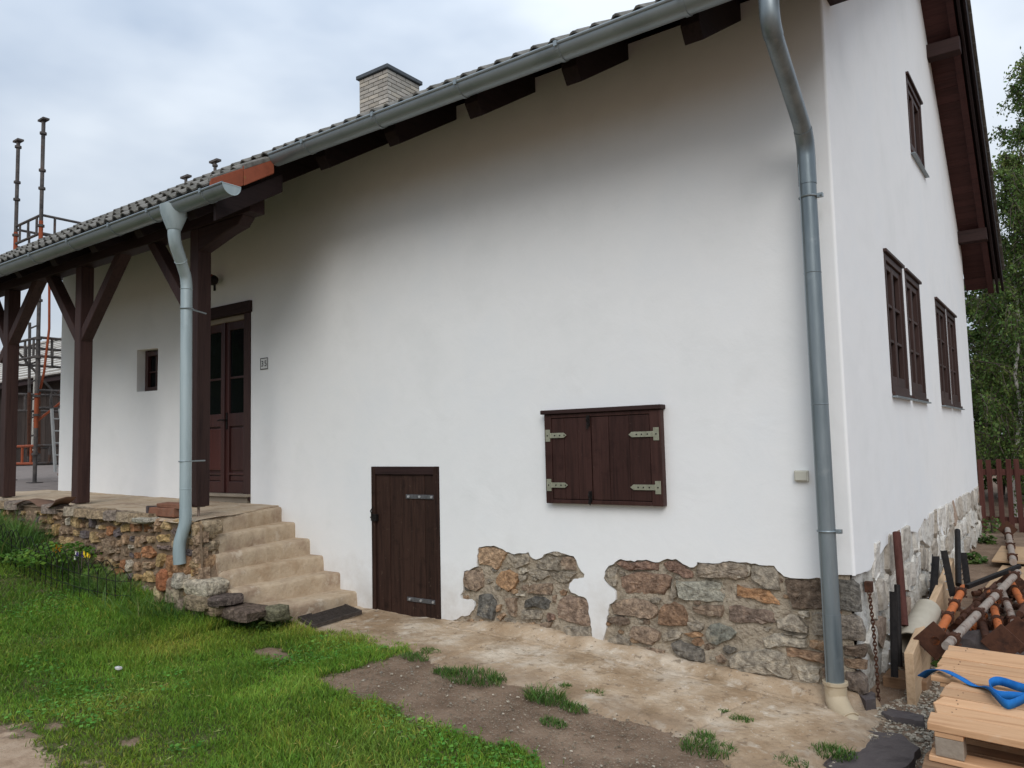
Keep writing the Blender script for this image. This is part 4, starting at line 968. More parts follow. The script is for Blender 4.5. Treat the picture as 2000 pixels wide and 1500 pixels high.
for (x, z, s_) in ((hx0, 1.615, 1), (hx0, 1.245, 1), (hx1, 1.605, -1), (hx1, 1.237, -1)):
    mb = MB(); y = -.0645
    base = x+s_*.012
    mb.box(base, base+s_*.042, y-.004, y, z-.045, z+.045)
    x1 = x+s_*(.20 if s_ > 0 else .245)
    poly = [(base+s_*.046, y+.001, z-.019), (x1-s_*.025, y+.001, z-.019), (x1, y+.001, z), (x1-s_*.025, y+.001, z+.019), (base+s_*.046, y+.001, z+.019)]
    mb.prism(poly, (0, -.005, 0))
    mb.cyl((base+s_*.044, y-.002, z-.02), (base+s_*.044, y-.002, z+.02), .007, n=8)
    h = mb.build('hinge', 'hinge', hs, .001)
    for dx in (.02, .085, .13, .17):
        MB().cyl((x+s_*(dx+.012), y-.009, z), (x+s_*(dx+.012), y-.0041, z), .005, n=6).build('screw', 'iron', h)
for z in (1.715, 1.165):
    mb = MB().box(xm-.03, xm-.005, -.066, -.0585, z-.04, z+.04)
    mb.tube([(xm-.018, -.072, z+.035), (xm-.018, -.075, z-.02), (xm-.026, -.078, z-.05), (xm-.014, -.076, z-.06), (xm-.010, -.074, z-.02)], .0045, 6)
    mb.ring((xm-.018, -.076, z+.01), (1, 0, 0), .014, .004, 12, 5)
    mb.build('bolt', 'iron', hs)

# ---- gable windows
def gwin(y0, y1, z0, z1, sill, bars, cols2=True):
    w = bpy.data.objects.new('window', None); col.objects.link(w); w.parent = house
    box('backing', 'blackpaint', w, -.16, -.12, y0+.002, y1-.002, z0+.002, z1-.002)
    fw = .045
    box('frame', 'winwood', w, -.10, .006, y0+.003, y0+fw, z0+.003, z1-.003, .004)
    box('frame', 'winwood', w, -.10, .006, y1-fw, y1-.003, z0+.003, z1-.003, .004)
    box('frame', 'winwood', w, -.10, .004, y0+fw, y1-fw, z1-.055, z1-.004, .004)
    box('frame', 'winwood', w, -.10, .004, y0+fw, y1-fw, z0+.004, z0+.055, .004)
    ym = (y0+y1)/2
    parts = [(y0+fw+.002, ym-.001), (ym+.001, y1-fw-.002)] if cols2 else [(y0+fw+.002, y1-fw-.002)]
    for a, b in parts:
        s = box('sash', 'winwood', w, -.05, -.012, a, a+.04, z0+.058, z1-.058, .004)
        box('stile', 'winwood', s, -.05, -.012, b-.04, b, z0+.058, z1-.058, .004)
        za, zb = z0+.058, z1-.058
        box('rail', 'winwood', s, -.049, -.014, a+.04, b-.04, za, za+.075, .004)
        box('rail', 'winwood', s, -.049, -.014, a+.04, b-.04, zb-.05, zb, .004)
        for k in range(1, bars):
            zz = za+.075+(zb-.05-za-.075)*k/bars
            box('glazing_bar', 'winwood', s, -.046, -.018, a+.04, b-.04, zz-.011, zz+.011, .002)
        box('pane', 'glass', s, -.060, -.052, a+.02, b-.02, za+.02, zb-.02)
        box('inner_shutter', 'winwood', s, -.085, -.07, a+.01, b-.01, za, zb)
    box('head_board', 'winwood', w, -.10, .026, y0-.012, y1+.02, z1-.001, z1+.024, .004)
    if sill:
        box('sill', 'zinc', w, -.02, .040, y0-.015, y1+.02, z0-.040, z0-.028, .003)
        box('sill_board', 'winwood', w, -.02, .022, y0, y1, z0-.027, z0+.003, .003)
    return w
for (a, b) in WIN:
    gwin(a, b, WZ0, WZ1, True, 3)
att = gwin(3.22, 4.08, 4.30, 5.06, True, 1)
att['label'] = 'small attic window high in the gable'

# ---- roof timbers
xr = [-.518, -1.359, -2.188, -3.009, -3.833, -4.66, -5.49, -6.32, -7.15, -7.98, -8.81, -9.64, -10.25]
for i, x in enumerate(xr):
    ye = -.69 if x > -4.3 else -1.40
    y1 = 4.1
    prof = [(ye-.06, rbot(ye)+.09), (ye, rbot(ye)), (y1, rbot(y1)), (y1, rbot(y1)+.187), (ye-.06, rbot(ye-.06)+.187)]
    MB().prism([(x, a, b) for a, b in prof], (-.12, 0, 0)).build('rafter', 'oldwoody', house, .006)
deck = MB()
for (xa, xb, ye) in ((-4.38, .40, -.80), (-10.7, -4.38, -1.40)):
    deck.prism([(xa, ye, rbot(ye)+.19), (xa, 4.2, rbot(4.2)+.19), (xa, 4.2, rbot(4.2)+.215), (xa, ye, rbot(ye)+.215)], (xb-xa, 0, 0))
roof = deck.build('roof', 'oldwoodx', house)
# battens at the eaves
box('wall_plate', 'oldwoodx', house, -10.4, .34, .06, .22, 4.36, 4.52, .006)
box('porch_beam', 'oldwoodx', house, -10.6, -4.40, -1.075, -.925, 3.575, 3.745, .008)
# lower strut of the beam end and the shaped corbel
MB().prism([(-5.22, -.93, 3.575), (-4.52, -.93, 3.575), (-4.60, -.93, 3.50), (-4.78, -.93, 3.47), (-5.22, -.93, 3.36)], (0, -.13, 0)).build('corbel', 'oldwoodx', house, .01)

# tiles
def tile_mesh():
    mb = MB(); n = 16; W_, Lg, th = .312, .425, .013
    def prof(u):
        t = (u/.30*2) % 1.0
        return .030*max(0, math.cos((t-.5)*math.pi*2))**.8 if abs(t-.5) < .25 else .0
    v = []
    for (vv, zo) in ((0, .016), (Lg, -.002)):
        for k in range(n+1):
            u = W_*k/n
            v.append((u, vv, prof(u)+zo+th))
        for k in range(n+1):
            u = W_*k/n
            v.append((u, vv, prof(u)+zo))
    m = n+1; f = []
    for k in range(n):
        f.append((k, k+1, 2*m+k+1, 2*m+k))
        f.append((m+k+1, m+k, 3*m+k, 3*m+k+1))
        f.append((k+1, k, m+k, m+k+1))
        f.append((2*m+k, 2*m+k+1, 3*m+k+1, 3*m+k))
    f.append((0, 2*m, 3*m, m)); f.append((n, m+n, 3*m+n, 2*m+n))
    mb.add(v, f, False)
    return mb
tm = tile_mesh()
me_tile = bpy.data.meshes.new('roof_tile'); me_tile.from_pydata(tm.v, [], tm.f); me_tile.materials.append(MT['tile'])
me_tile.polygons.foreach_set('use_smooth', [True]*len(tm.f)); me_tile.set_sharp_from_angle(angle=math.radians(50))
ang = math.atan(PT); ca, sa = math.cos(ang), math.sin(ang)
rest = MB()
STEP = .355
for part, (xa, nx, ye, nrow, nind) in enumerate(((-4.35, 16, -.905, 16, 5), (-10.65, 21, -.905-2*STEP*ca, 18, 8))):
    for r in range(nrow):
        for i in range(nx):
            y = ye+r*STEP*ca
            p = Vector((xa+i*.30+rng.uniform(-.003, .003), y, ftop(y)+float(np.interp(y, [-1.52, -.92], [-.036, .030]))+rng.uniform(-.004, .004)))
            if r < nind:
                o = share(me_tile, 'roof_tile', roof, p, rot=(ang+rng.uniform(-.012, .012), rng.uniform(-.008, .008), rng.uniform(-.006, .006)))
            else:
                rest.add([(p.x+a, p.y+b*ca-c*sa, p.z+b*sa+c*ca) for a, b, c in tm.v], tm.f)
# back slope
ba = Vector((0, -.7071, .7071))
for r in range(13):
    for i in range(37):
        x = -10.65+i*.30; y = 7.62-r*.355*.7071; z = 11.15-7.62+.30+r*.355*.7071-.03
        rest.add([(x+.312-a, y-b*.7071+c*.7071, z+b*.7071+c*.7071) for a, b, c in tm.v], tm.f)
ro = rest.build('roof_tile_field', 'tile', roof); tag(ro, kind='stuff')
for i in range(31):
    x = -10.65+i*.36
    MB().tube([(x, 4.18, 7.19), (x+.38, 4.18, 7.205)], [.10, .115], 10).build('ridge_tile', 'tile', roof)
# verge tiles of the porch roof (red clay ends)
for k in range(2):
    ya = -.905-(k+1)*STEP*ca; yb = ya+STEP*ca*.985
    za, zb = ftop(ya), ftop(yb)
    dz = .02*(1-k)
    MB().prism([(-4.318, ya, za-.135), (-4.318, yb, zb-.135), (-4.318, yb, zb+.012), (-4.318, ya, za+.03)], (.022, 0, 0)).build('verge_tile', 'redtile', roof, .004, jitter=.004)
    MB().prism([(-4.34, ya, za+.004), (-4.34, yb, zb-.012), (-4.34, yb, zb+.030), (-4.34, ya, za+.046)], (.044, 0, 0)).build('verge_cap', 'tile', roof, .006, jitter=.004)
MB().prism([(-4.35, -1.45, ftop(-1.45)-.33), (-4.35, -.80, ftop(-.80)-.33), (-4.35, -.80, ftop(-.80)-.17), (-4.35, -1.45, ftop(-1.45)-.17)], (.03, 0, 0)).build('barge_board', 'oldwoody', house, .004)

# gable verge: soffit boards, verge rafter, barge boards, purlin ends
def slope_prism(x0, x1, y0, y1, a, b, back=True):
    g = bsof if back else (lambda y: 4.565+PT*y)
    return MB().prism([(x0, y0, g(y0)+a), (x0, y1, g(y1)+a), (x0, y1, g(y1)+b), (x0, y0, g(y0)+b)], (x1-x0, 0, 0))
y = 4.2
while y < 7.55:
    slope_prism(-.02, .30, y, y+.066, rng.uniform(-.002, .002), .018).build('soffit_board', 'soffit', roof, .003)
    y += .069
y = -.85
while y < 4.1:
    slope_prism(-.02, .30, y, y+.079, rng.uniform(-.002, .002), .018, False).build('soffit_board', 'soffit', roof, .003)
    y += .082
for back, y0, y1 in ((True, 4.17, 7.56), (False, -.86, 4.16)):
    slope_prism(.245, .318, y0, y1, -.10, -.003, back).build('verge_rafter', 'soffit', roof, .006)
    slope_prism(.345, .375, y0, y1, -.11, .20, back).build('barge_board', 'oldwoody', roof, .006)
    slope_prism(.40, .43, y0, y1+(0.06 if back else 0), -.02, .30, back).build('barge_board', 'oldwoody', roof, .006)
    slope_prism(.05, .40, y0, y1, .10, .24, back).build('roof_edge', 'oldwoodx', roof)
for (y, z) in ((4.98, 5.90), (6.88, 4.10)):
    box('purlin', 'oldwoodx', house, -.05, .335, y-.09, y+.07, z, z+.16, .006)
box('purlin', 'oldwoodx', house, -.05, .335, 4.08, 4.24, 6.72, 6.90, .006)

# ---- gutters and downpipes
def gutter(xa, xb, yc, zt, r, brackets, parent=house):
    mb = MB(); n = 14
    v = []; f = []
    for x in (xa, xb):
        for rr in (r, r-.004):
            for k in range(n+1):
                a = math.pi*k/n
                v.append((x, yc-rr*math.cos(a), zt-rr*math.sin(a)))
    m = n+1
    for k in range(n):
        f.append((k, k+1, 2*m+k+1, 2*m+k)); f.append((m+k+1, m+k, 3*m+k, 3*m+k+1))
    for e in (0, 2*m):
        for k in range(n):
            f.append((e+k, e+m+k, e+m+k+1, e+k+1))
    mb.add(v, f, True)
    mb.tube([(xa, yc-r-.002, zt+.001), (xb, yc-r-.002, zt+.001)], .0105, 8)
    g = mb.build('gutter', 'zinc', parent)
    for x in brackets:
        b = MB(); vv = []; ff = []
        for x_ in (x-.0125, x+.0125):
            for rr in (r+.001, r+.006):
                for k in range(n+1):
                    a = math.pi*k/n
                    vv.append((x_, yc-rr*math.cos(a), zt-rr*math.sin(a)))
        for k in range(n):
            ff.append((m+k, m+k+1, 3*m+k+1, 3*m+k))
            ff.append((k, k+1, m+k+1, m+k)); ff.append((2*m+k, 3*m+k, 3*m+k+1, 2*m+k+1))
        b.add(vv, ff, False)
        b.box(x-.012, x+.012, yc-r-.018, yc-r-.010, zt-.02, zt+.014)
        b.build('gutter_bracket', 'zinc', g)
    return g
def smooth_path(P, k=6):
    P = [Vector(p) for p in P]; n = len(P); out = []
    for i in range(n-1):
        a, b, c_, d = P[max(i-1, 0)], P[i], P[i+1], P[min(i+2, n-1)]
        for j in range(k):
            t = j/k; out.append(.5*((2*b)+(c_-a)*t+(2*a-5*b+4*c_-d)*t*t+(3*b-a-3*c_+d)*t*t*t))
    return out+[P[-1]]
def endcap(x, yc, zt, r, g):
    n = 14; poly = [(x, yc-(r+.001)*math.cos(math.pi*k/n), zt-(r+.001)*math.sin(math.pi*k/n)) for k in range(n+1)]
    c = MB().prism(poly, (.005, 0, 0)).build('end_cap', 'zincpipe', g)
    pts_ = [(x+.004, yc-(r+.001)*math.cos(math.pi*k/n), zt-(r+.001)*math.sin(math.pi*k/n)) for k in range(n+1)]
    MB().tube(pts_+[pts_[0]], .004, 6).build('seam', 'zincpipe', c)
gm = gutter(-4.30, .36, -.885, 4.075, .078, [.30]+[x-.02 for x in xr[:5]])
MB().prism([(-4.303, -.885-.077*math.cos(math.pi*k/14), 4.075-.077*math.sin(math.pi*k/14)) for k in range(15)], (.004, 0, 0)).build('end_cap', 'zinc', gm)
gp = gutter(-10.65, -4.03, -1.50, 3.605, .078, [-4.32, -5.11, -5.76, -6.55, -7.37, -8.2, -9.0, -9.8])
endcap(-4.03, -1.50, 3.605, .078, gp)
gutter(-10.6, .42, 7.66, 3.74, .075, [.2, -1, -2])
mb = MB().cyl((-.07, -.885, 4.03), (-.07, -.885, 3.93), .085, .058, 16)
dp = mb.build('downpipe', 'zincwet', house); dp['label'] = 'tall grey downpipe at the house corner'
RP = [(-.07, -.885, 3.95), (-.07, -.885, 3.86), (-.072, -.868, 3.80), (-.077, -.82, 3.755), (-.084, -.70, 3.69), (-.098, -.40, 3.535), (-.107, -.22, 3.435), (-.112, -.155, 3.37), (-.115, -.131, 3.30), (-.115, -.13, 3.22)]
sp = smooth_path(RP)
MB().tube(sp[:20], .0535, 18).build('elbow', 'zincwet', dp)
MB().tube(sp[17:40], .050, 18).build('pipe_section', 'zincwet', dp)
MB().tube(sp[37:], .0535, 18).build('elbow', 'zincwet', dp)
MB().tube([(-.115, -.13, 3.24), (-.115, -.13, .13)], .050, 18).build('pipe_section', 'zincwet', dp)
MB().tube([(-.115, -.13, .52), (-.115, -.13, .10)], .0520, 18).build('pipe_collar', 'zincwet', dp)
MB().tube([(-.115, -.13, 3.27), (-.115, -.13, 3.10)], .0535, 18).build('pipe_collar', 'zincwet', dp)
for z in (3.02, 1.0):
    mb = MB().ring((-.115, -.13, z), (0, 0, 1), .053, .006, 20, 6); mb.cyl((-.115, -.08, z), (-.115, .02, z), .008, n=8)
    mb.box(-.062, -.03, -.145, -.115, z-.012, z+.012); mb.cyl((-.04, -.16, z), (-.04, -.10, z), .007, n=8)
    mb.build('pipe_clip', 'zinc', dp)
MB().bar((-.150, -.178, .13), (-.150, -.178, 3.22), .004, .006, up=(0, 1, 0)).build('seam', 'zinc', dp)
for z in (1.75, 2.55):
    MB().ring((-.115, -.13, z), (0, 0, 1), .0495, .003, 18, 5).build('seam', 'zincwet', dp)
# drain socket below
mb = MB().tube([(-.115, -.13, .135), (-.115, -.13, .118), (-.115, -.13, .112), (-.115, -.13, .06), (-.113, -.135, .025), (-.10, -.15, -.0)], [.071, .071, .064, .062, .062, .060], 18)
dr = mb.build('drain_elbow', 'pvc', house)
MB().tube([(-.112, -.135, .035), (-.09, -.16, .0), (-.055, -.195, -.028), (-.02, -.235, -.045)], [.062, .065, .058, .057], 16).build('pipe_section', 'pvc', dr)
MB().tube([(-.025, -.23, -.043), (.10, -.37, -.085)], [.052, .052], 16).build('pipe_section', 'pvc', dr)
for q in ((-.09, -.16, .0), (-.02, -.235, -.045)):
    MB().ring(q, (.62, -.66, -.35), .058, .006, 18, 6).build('collar', 'pvc', dr)
# porch downpipe
mb = MB(); n = 16
mb.tube([(-4.835, -1.50, 3.60), (-4.835, -1.50, 3.53), (-4.835, -1.50, 3.40)], [.115, .105, .056], 18)
dl = mb.build('downpipe', 'zincpipe', house); dl['label'] = 'pale grey downpipe in front of the porch post'
LP = [(-4.835, -1.50, 3.43), (-4.836, -1.497, 3.36), (-4.848, -1.478, 3.29), (-4.885, -1.425, 3.215), (-4.93, -1.362, 3.13), (-4.963, -1.316, 3.06), (-4.972, -1.301, 2.99), (-4.972, -1.30, 2.92)]
sp = smooth_path(LP)
MB().tube(sp[:22], .0505, 16).build('elbow', 'zincpipe', dl)
MB().tube(sp[20:], .0480, 16).build('elbow', 'zincpipe', dl)
MB().ring(sp[21], sp[22]-sp[20], .050, .004, 18, 5).build('seam', 'zincpipe', dl)
MB().tube([(-4.972, -1.30, 2.94), (-4.955, -1.30, 1.03)], .048, 16).build('pipe_section', 'zincpipe', dl)
MB().tube(smooth_path([(-4.955, -1.30, 1.08), (-4.955, -1.30, 1.0), (-4.960, -1.305, .94), (-4.975, -1.318, .87), (-4.988, -1.33, .80), (-4.990, -1.332, .72), (-4.985, -1.328, .63)]), .0505, 16).build('elbow', 'zincpipe', dl)
MB().ring((-4.972, -1.30, 2.95), (0, 0, 1), .0485, .004, 18, 5).build('pipe_collar', 'zincpipe', dl)
MB().ring((-4.957, -1.30, 1.25), (0, 0, 1), .0475, .003, 18, 5).build('pipe_collar', 'zincpipe', dl)
for z in (2.78, 1.48):
    mb = MB().ring((-4.966, -1.30, z), (0, 0, 1), .051, .006, 18, 6); mb.cyl((-4.966, -1.25, z), (-5.06, -1.06, z), .007, n=8); mb.build('pipe_clip', 'zinc', dl)

# ---- porch posts and braces
PX = [-5.245, -7.44, -9.27]
for i, x in enumerate(PX):
    zb = (1.075, 1.05, 1.08)[i]
    p = box('porch_post', 'oldwood', house, x-.067, x+.067, -1.067, -.933, zb, 3.574, .008)
    mb = MB().cyl((x, -1, zb-.10), (x, -1, zb), .012, n=10).box(x-.04, x+.04, -1.04, -.96, zb-.008, zb-.001); mb.box(x-.04, x+.04, -1.04, -.96, zb-.10, zb-.092)
    mb.build('post_foot', 'greytube', p)
def brace(p, q):
    MB().bar((p[0], -1.0, p[2]), (q[0], -1.0, q[2]), .10, .115, up=(0, 1, 0)).build('brace', 'oldwood', house, .008)
brace((-5.404,-1,2.888), (-6.057,-1,3.639))
brace((-7.412,-1,2.795), (-6.592,-1,3.618)); brace((-7.481,-1,2.802), (-8.247,-1,3.63))
brace((-9.465,-1,2.729), (-8.481,-1,3.635)); brace((PX[2]-.03, 0, 2.9), (PX[2]-.65, 0, 3.62))

# ---- chimney
CH = (-6.83, 3.0)
cxl, cyr = -7.42, 3.68
core = box('chimney', 'darkmortar', house, cxl+.006, CH[0]-.006, CH[1]+.006, cyr-.006, 6.0, 7.19)
bl, bh, bg = .192, .0515, .0115
def brick_mesh(L_):
    m = MB().box(0, L_, -.002, .012, 0, bh); me = bpy.data.meshes.new('brick'); me.from_pydata(m.v, [], m.f); me.materials.append(MT['brick']); return me
def course_face(origin, along, total, zc, off):
    """one course on one face, laid from the corner with bricks of length bl"""
    s = -off
    while s < total-.01:
        a = max(s, 0); b = min(s+bl, total)
        if b-a > .03:
            L_ = round(b-a, 3)
            if L_ not in bm_cache: bm_cache[L_] = brick_mesh(L_)
            p = Vector((*origin, 0))+Vector((*along, 0))*a
            o = bpy.data.objects.new('brick', bm_cache[L_]); col.objects.link(o); o.parent = core
            rz = math.atan2(along[1], along[0])
            o.location = (p.x, p.y, zc); o.rotation_euler = (0, 0, rz)
            k = rng.uniform(.8, 1.1); c = rng.choice([(.40, .375, .335), (.44, .41, .37), (.42, .385, .33), (.37, .345, .31)])
            o.color = (c[0]*k, c[1]*k, c[2]*k, 1)
        s += bl+bg
bm_cache = {}
for k in range(13):
    z = 7.19-(k+1)*(bh+bg)
    e = k % 2
    course_face((CH[0]+.012, CH[1]), (-1, 0), CH[0]-cxl+.012, z, 0 if e else .10)
    course_face((CH[0], cyr), (0, -1), cyr-CH[1], z, 0 if e else .10)
    course_face((cxl, cyr), (1, 0), CH[0]-cxl, z, 0 if e else .10)
    course_face((cxl, CH[1]), (0, 1), cyr-CH[1], z, .10 if e else 0)
box('chimney_cap', 'cap', core, cxl-.045, CH[0]+.045, CH[1]-.045, cyr+.045, 7.191, 7.25, .008)
zr = ftop(CH[1])
MB().prism([(CH[0]+.012, CH[1]-.02, zr+.02), (CH[0]+.012, cyr+.02, ftop(cyr)+.02), (CH[0]+.012, cyr+.02, ftop(cyr)+.14), (CH[0]+.012, CH[1]-.02, zr+.14)], (.01, 0, 0)).build('flashing', 'zinc', core)
MB().prism([(cxl-.03, CH[1]-.014, zr-.02), (CH[0]+.03, CH[1]-.014, zr-.02), (CH[0]+.03, CH[1]-.014, zr+.13), (cxl-.03, CH[1]-.014, zr+.13)], (0, -.01, 0)).build('flashing', 'zincpipe', core)
MB().prism([(-6.55, 3.0, ftop(3.0)+.06), (-6.0, 3.0, ftop(3.0)+.06), (-6.0, 3.45, ftop(3.45)+.10), (-6.55, 3.45, ftop(3.45)+.10)], (0, 0, .03)).build('roof_flashing', 'zincpipe', core)

# ================================================================ porch platform, stairs, retaining wall
def pfl(x): return float(np.interp(x, [-10.6, -9, -7, -6, -5, -4.7], [1.085, 1.06, 1.03, 1.01, .985, .975]))
fx = np.arange(-10.62, -4.9, .055); fy = np.linspace(-1.27, .02, 19)
fv, ff = grid_mesh(fx, fy, lambda x, y: np.interp(x, [-10.6, -9, -7, -6, -5, -4.7], [1.085, 1.06, 1.03, 1.01, .985, .975])+.006*pnoise(x, y, 3, 2)+.004*pnoise(x, y, 11, 6)-.03*np.clip((-y-1.12)/.15, 0, 1)**2)
fv[:, 1] += np.where(fv[:, 1] < -1.2, .035*pnoise(fv[:, 0], fv[:, 1], 5, 3), 0)
_lim = -5.44+np.clip(-fv[:, 1], 0, 1.2)*.46
fv[:, 0] = np.minimum(fv[:, 0], _lim)
_c = fv[ff]; ff = ff[(_c[:, :, 0].max(1)-_c[:, :, 0].min(1)) > .004]
pf = np_mesh('porch_floor', fv, ff, 'step'); tag(pf, kind='structure')

stairs = thing('stairs', 'six worn beige concrete steps climbing to the porch door', 'stairs', (-4.8, -.5, .09))
NX = [-5.405, -5.188, -4.957, -4.748, -4.526, -4.292]
NZ = [.987, .842, .694, .545, .404, .251]
NYL = [-1.16, -1.10, -1.08, -1.08, -1.05, -.82]
NXL = [-4.93, -4.87, -4.83, -4.79, -4.66, -4.345]
for k in range(6):
    yl = NYL[k]; zt = NZ[k]; zb = -.15
    mb = MB(); v = []; f = []
    ny = 26
    # nosing line runs from the wall to the left end, a little uneven and worn
    prof = []
    for j in range(ny+1):
        t = j/ny; y = .03+(yl-.03)*t
        sag = (-.022 if k else -.03)*t*t
        w_ = .014*fbm(y*4, k*3.1, 1.)+.012*fbm(y*13, k*2.1, 5.)+.006*fbm(y*31, k*1.7, 2.)-.022*max(0, fbm(y*7+k*5, k*2.3, 9.)-.32)*3
        x1 = NX[k]+(NXL[k]-NX[k])*t; x0 = x1-.36
        prof.append([(x0, y, zt+.002), ((x0+x1)/2, y, zt+.004*fbm(y*3, k, 2)), (x1-.028+w_, y, zt+sag*.5), (x1-.008+w_, y, zt-.006+sag), (x1+w_, y, zt-.022+sag), (x1+.002+w_*.6, y, zt-.08), (x1+.008, y, zb)])
    m = len(prof[0])
    for r in prof: v += r
    for j in range(ny):
        for i in range(m-1):
            f.append((j*m+i, (j+1)*m+i, (j+1)*m+i+1, j*m+i+1))
    # left end
    e = ny*m
    v.append((x0, yl, zb)); f.append(tuple([e+i for i in range(m)]+[len(v)-1]))
    mb.add(v, f, True)
    mb.build('step', 'step', stairs, smooth_angle=48)

rw = thing('retaining_wall', 'rubble stone retaining wall of tan and purple stones below the porch', 'stone wall', (-7.6, -1.2, .4))
mbp = MB()
wx = np.linspace(-10.6, -4.82, 120); wz = np.linspace(-.1, .985, 20)
for z in wz:
    for x in wx:
        zt = z if z < .9 else z-.02+(pfl(x)-.99)
        mbp.v.append((x, -1.225+.018*fbm(x*6, z*6, 5.5)+.01*fbm(x*21, z*21, 4), zt))
for j in range(len(wz)-1):
    for i in range(len(wx)-1):
        a = j*len(wx)+i; mbp.f.append((a, a+1, a+1+len(wx), a+len(wx))); mbp.sm.append(True)
mb2 = mbp
MT['earthmortar'] = pm('brown_wall_mortar', [(.16, .11, .07), (.24, .17, .115), (.21, .15, .10)], scale=6, rough=.95, bump=.9, bscale=30, bdist=.02, blotch=[((.10, .075, .05), 10, .55, .7, .6)])
rwc = mb2.build('mortar', 'earthmortar', rw)
PAL = [(.34, .245, .15), (.38, .26, .125), (.30, .145, .075), (.15, .125, .125), (.40, .35, .28), (.25, .18, .125), (.33, .22, .14), (.20, .15, .13), (.42, .30, .16), (.28, .2, .14)]
r2 = random.Random(5)
def split(x0, x1, z0, z1, out):
    w, h = x1-x0, z1-z0
    mw, mh = r2.uniform(.15, .34), r2.uniform(.10, .21)
    if w > mw and w/h > 1.05 or w > .4:
        t = x0+w*r2.uniform(.33, .67); split(x0, t, z0, z1, out); split(t, x1, z0, z1, out)
    elif h > mh:
        t = z0+h*r2.uniform(.35, .65); split(x0, x1, z0, t, out); split(x0, x1, t, z1, out)
    else: out.append((x0, x1, z0, z1))
rects = []
x = -10.55
while x < -4.9:
    w = r2.uniform(.5, 1.0); split(x, min(x+w, -4.84), -.05, .99, rects); x += w
def rubble(x0, x1, z0, z1, g=.013):
    w, h = x1-x0, z1-z0; q = r2.uniform
    return [(x0+g+w*q(0, .12), z0+g+h*q(0, .12)), (x0+w*q(.4, .6), z0+g+h*q(-.05, .08)), (x1-g-w*q(0, .12), z0+g+h*q(0, .12)), (x1-g-w*q(-.05, .06), z0+h*q(.4, .6)),
            (x1-g-w*q(0, .16), z1-g-h*q(0, .16)), (x0+w*q(.35, .65), z1-g-h*q(-.05, .08)), (x0+g+w*q(0, .16), z1-g-h*q(0, .16)), (x0+g+w*q(-.05, .06), z0+h*q(.4, .6))]
for i, poly in enumerate([rubble(*q) for q in rects]):
    cxm = sum(p[0] for p in poly)/len(poly); czm = sum(p[1] for p in poly)/len(poly)
    if czm < float(hgt(cxm, -1.4))-.12: continue
    # uneven stones: shrink some of them
    k = r2.choice([1, 1, 1.04, 1, .95, .85])
    poly = [(cxm+(a-cxm)*k+r2.uniform(-.009, .009), czm+(b-czm)*k+r2.uniform(-.009, .009)) for a, b in poly]
    o = stone_mb(poly, ((0, -1.228, 0), (1, 0, 0), (0, 0, 1), (0, -1, 0)), proud=rng.uniform(.012, .05), back=.03, rough=.008, taper=.08).build('stone', 'stone', rw)
    c = r2.choice(PAL); q = r2.uniform(.95, 1.3); o.color = (c[0]*q, c[1]*q, c[2]*q, 1)
# coping stones along the platform edge
x = -10.3
while x < -5.3:
    w = r2.uniform(.16, .34)
    if r2.random() < .75:
        pl = [(x, -1.30-r2.uniform(0, .03)), (x+w*.5, -1.32-r2.uniform(0, .03)), (x+w, -1.29), (x+w-.01, -1.14), (x+w*.4, -1.12), (x+.01, -1.15)]
        o = stone_mb(pl, ((0, 0, pfl(x)-.015), (1, 0, 0), (0, 1, 0), (0, 0, 1)), proud=r2.uniform(.012, .03), back=.06, rough=.006).build('coping_stone', 'stone', rw)
        c = r2.choice([(.33, .26, .185), (.36, .30, .23), (.24, .195, .165), (.30, .225, .15)]); o.color = (*c, 1)
    x += w+.02
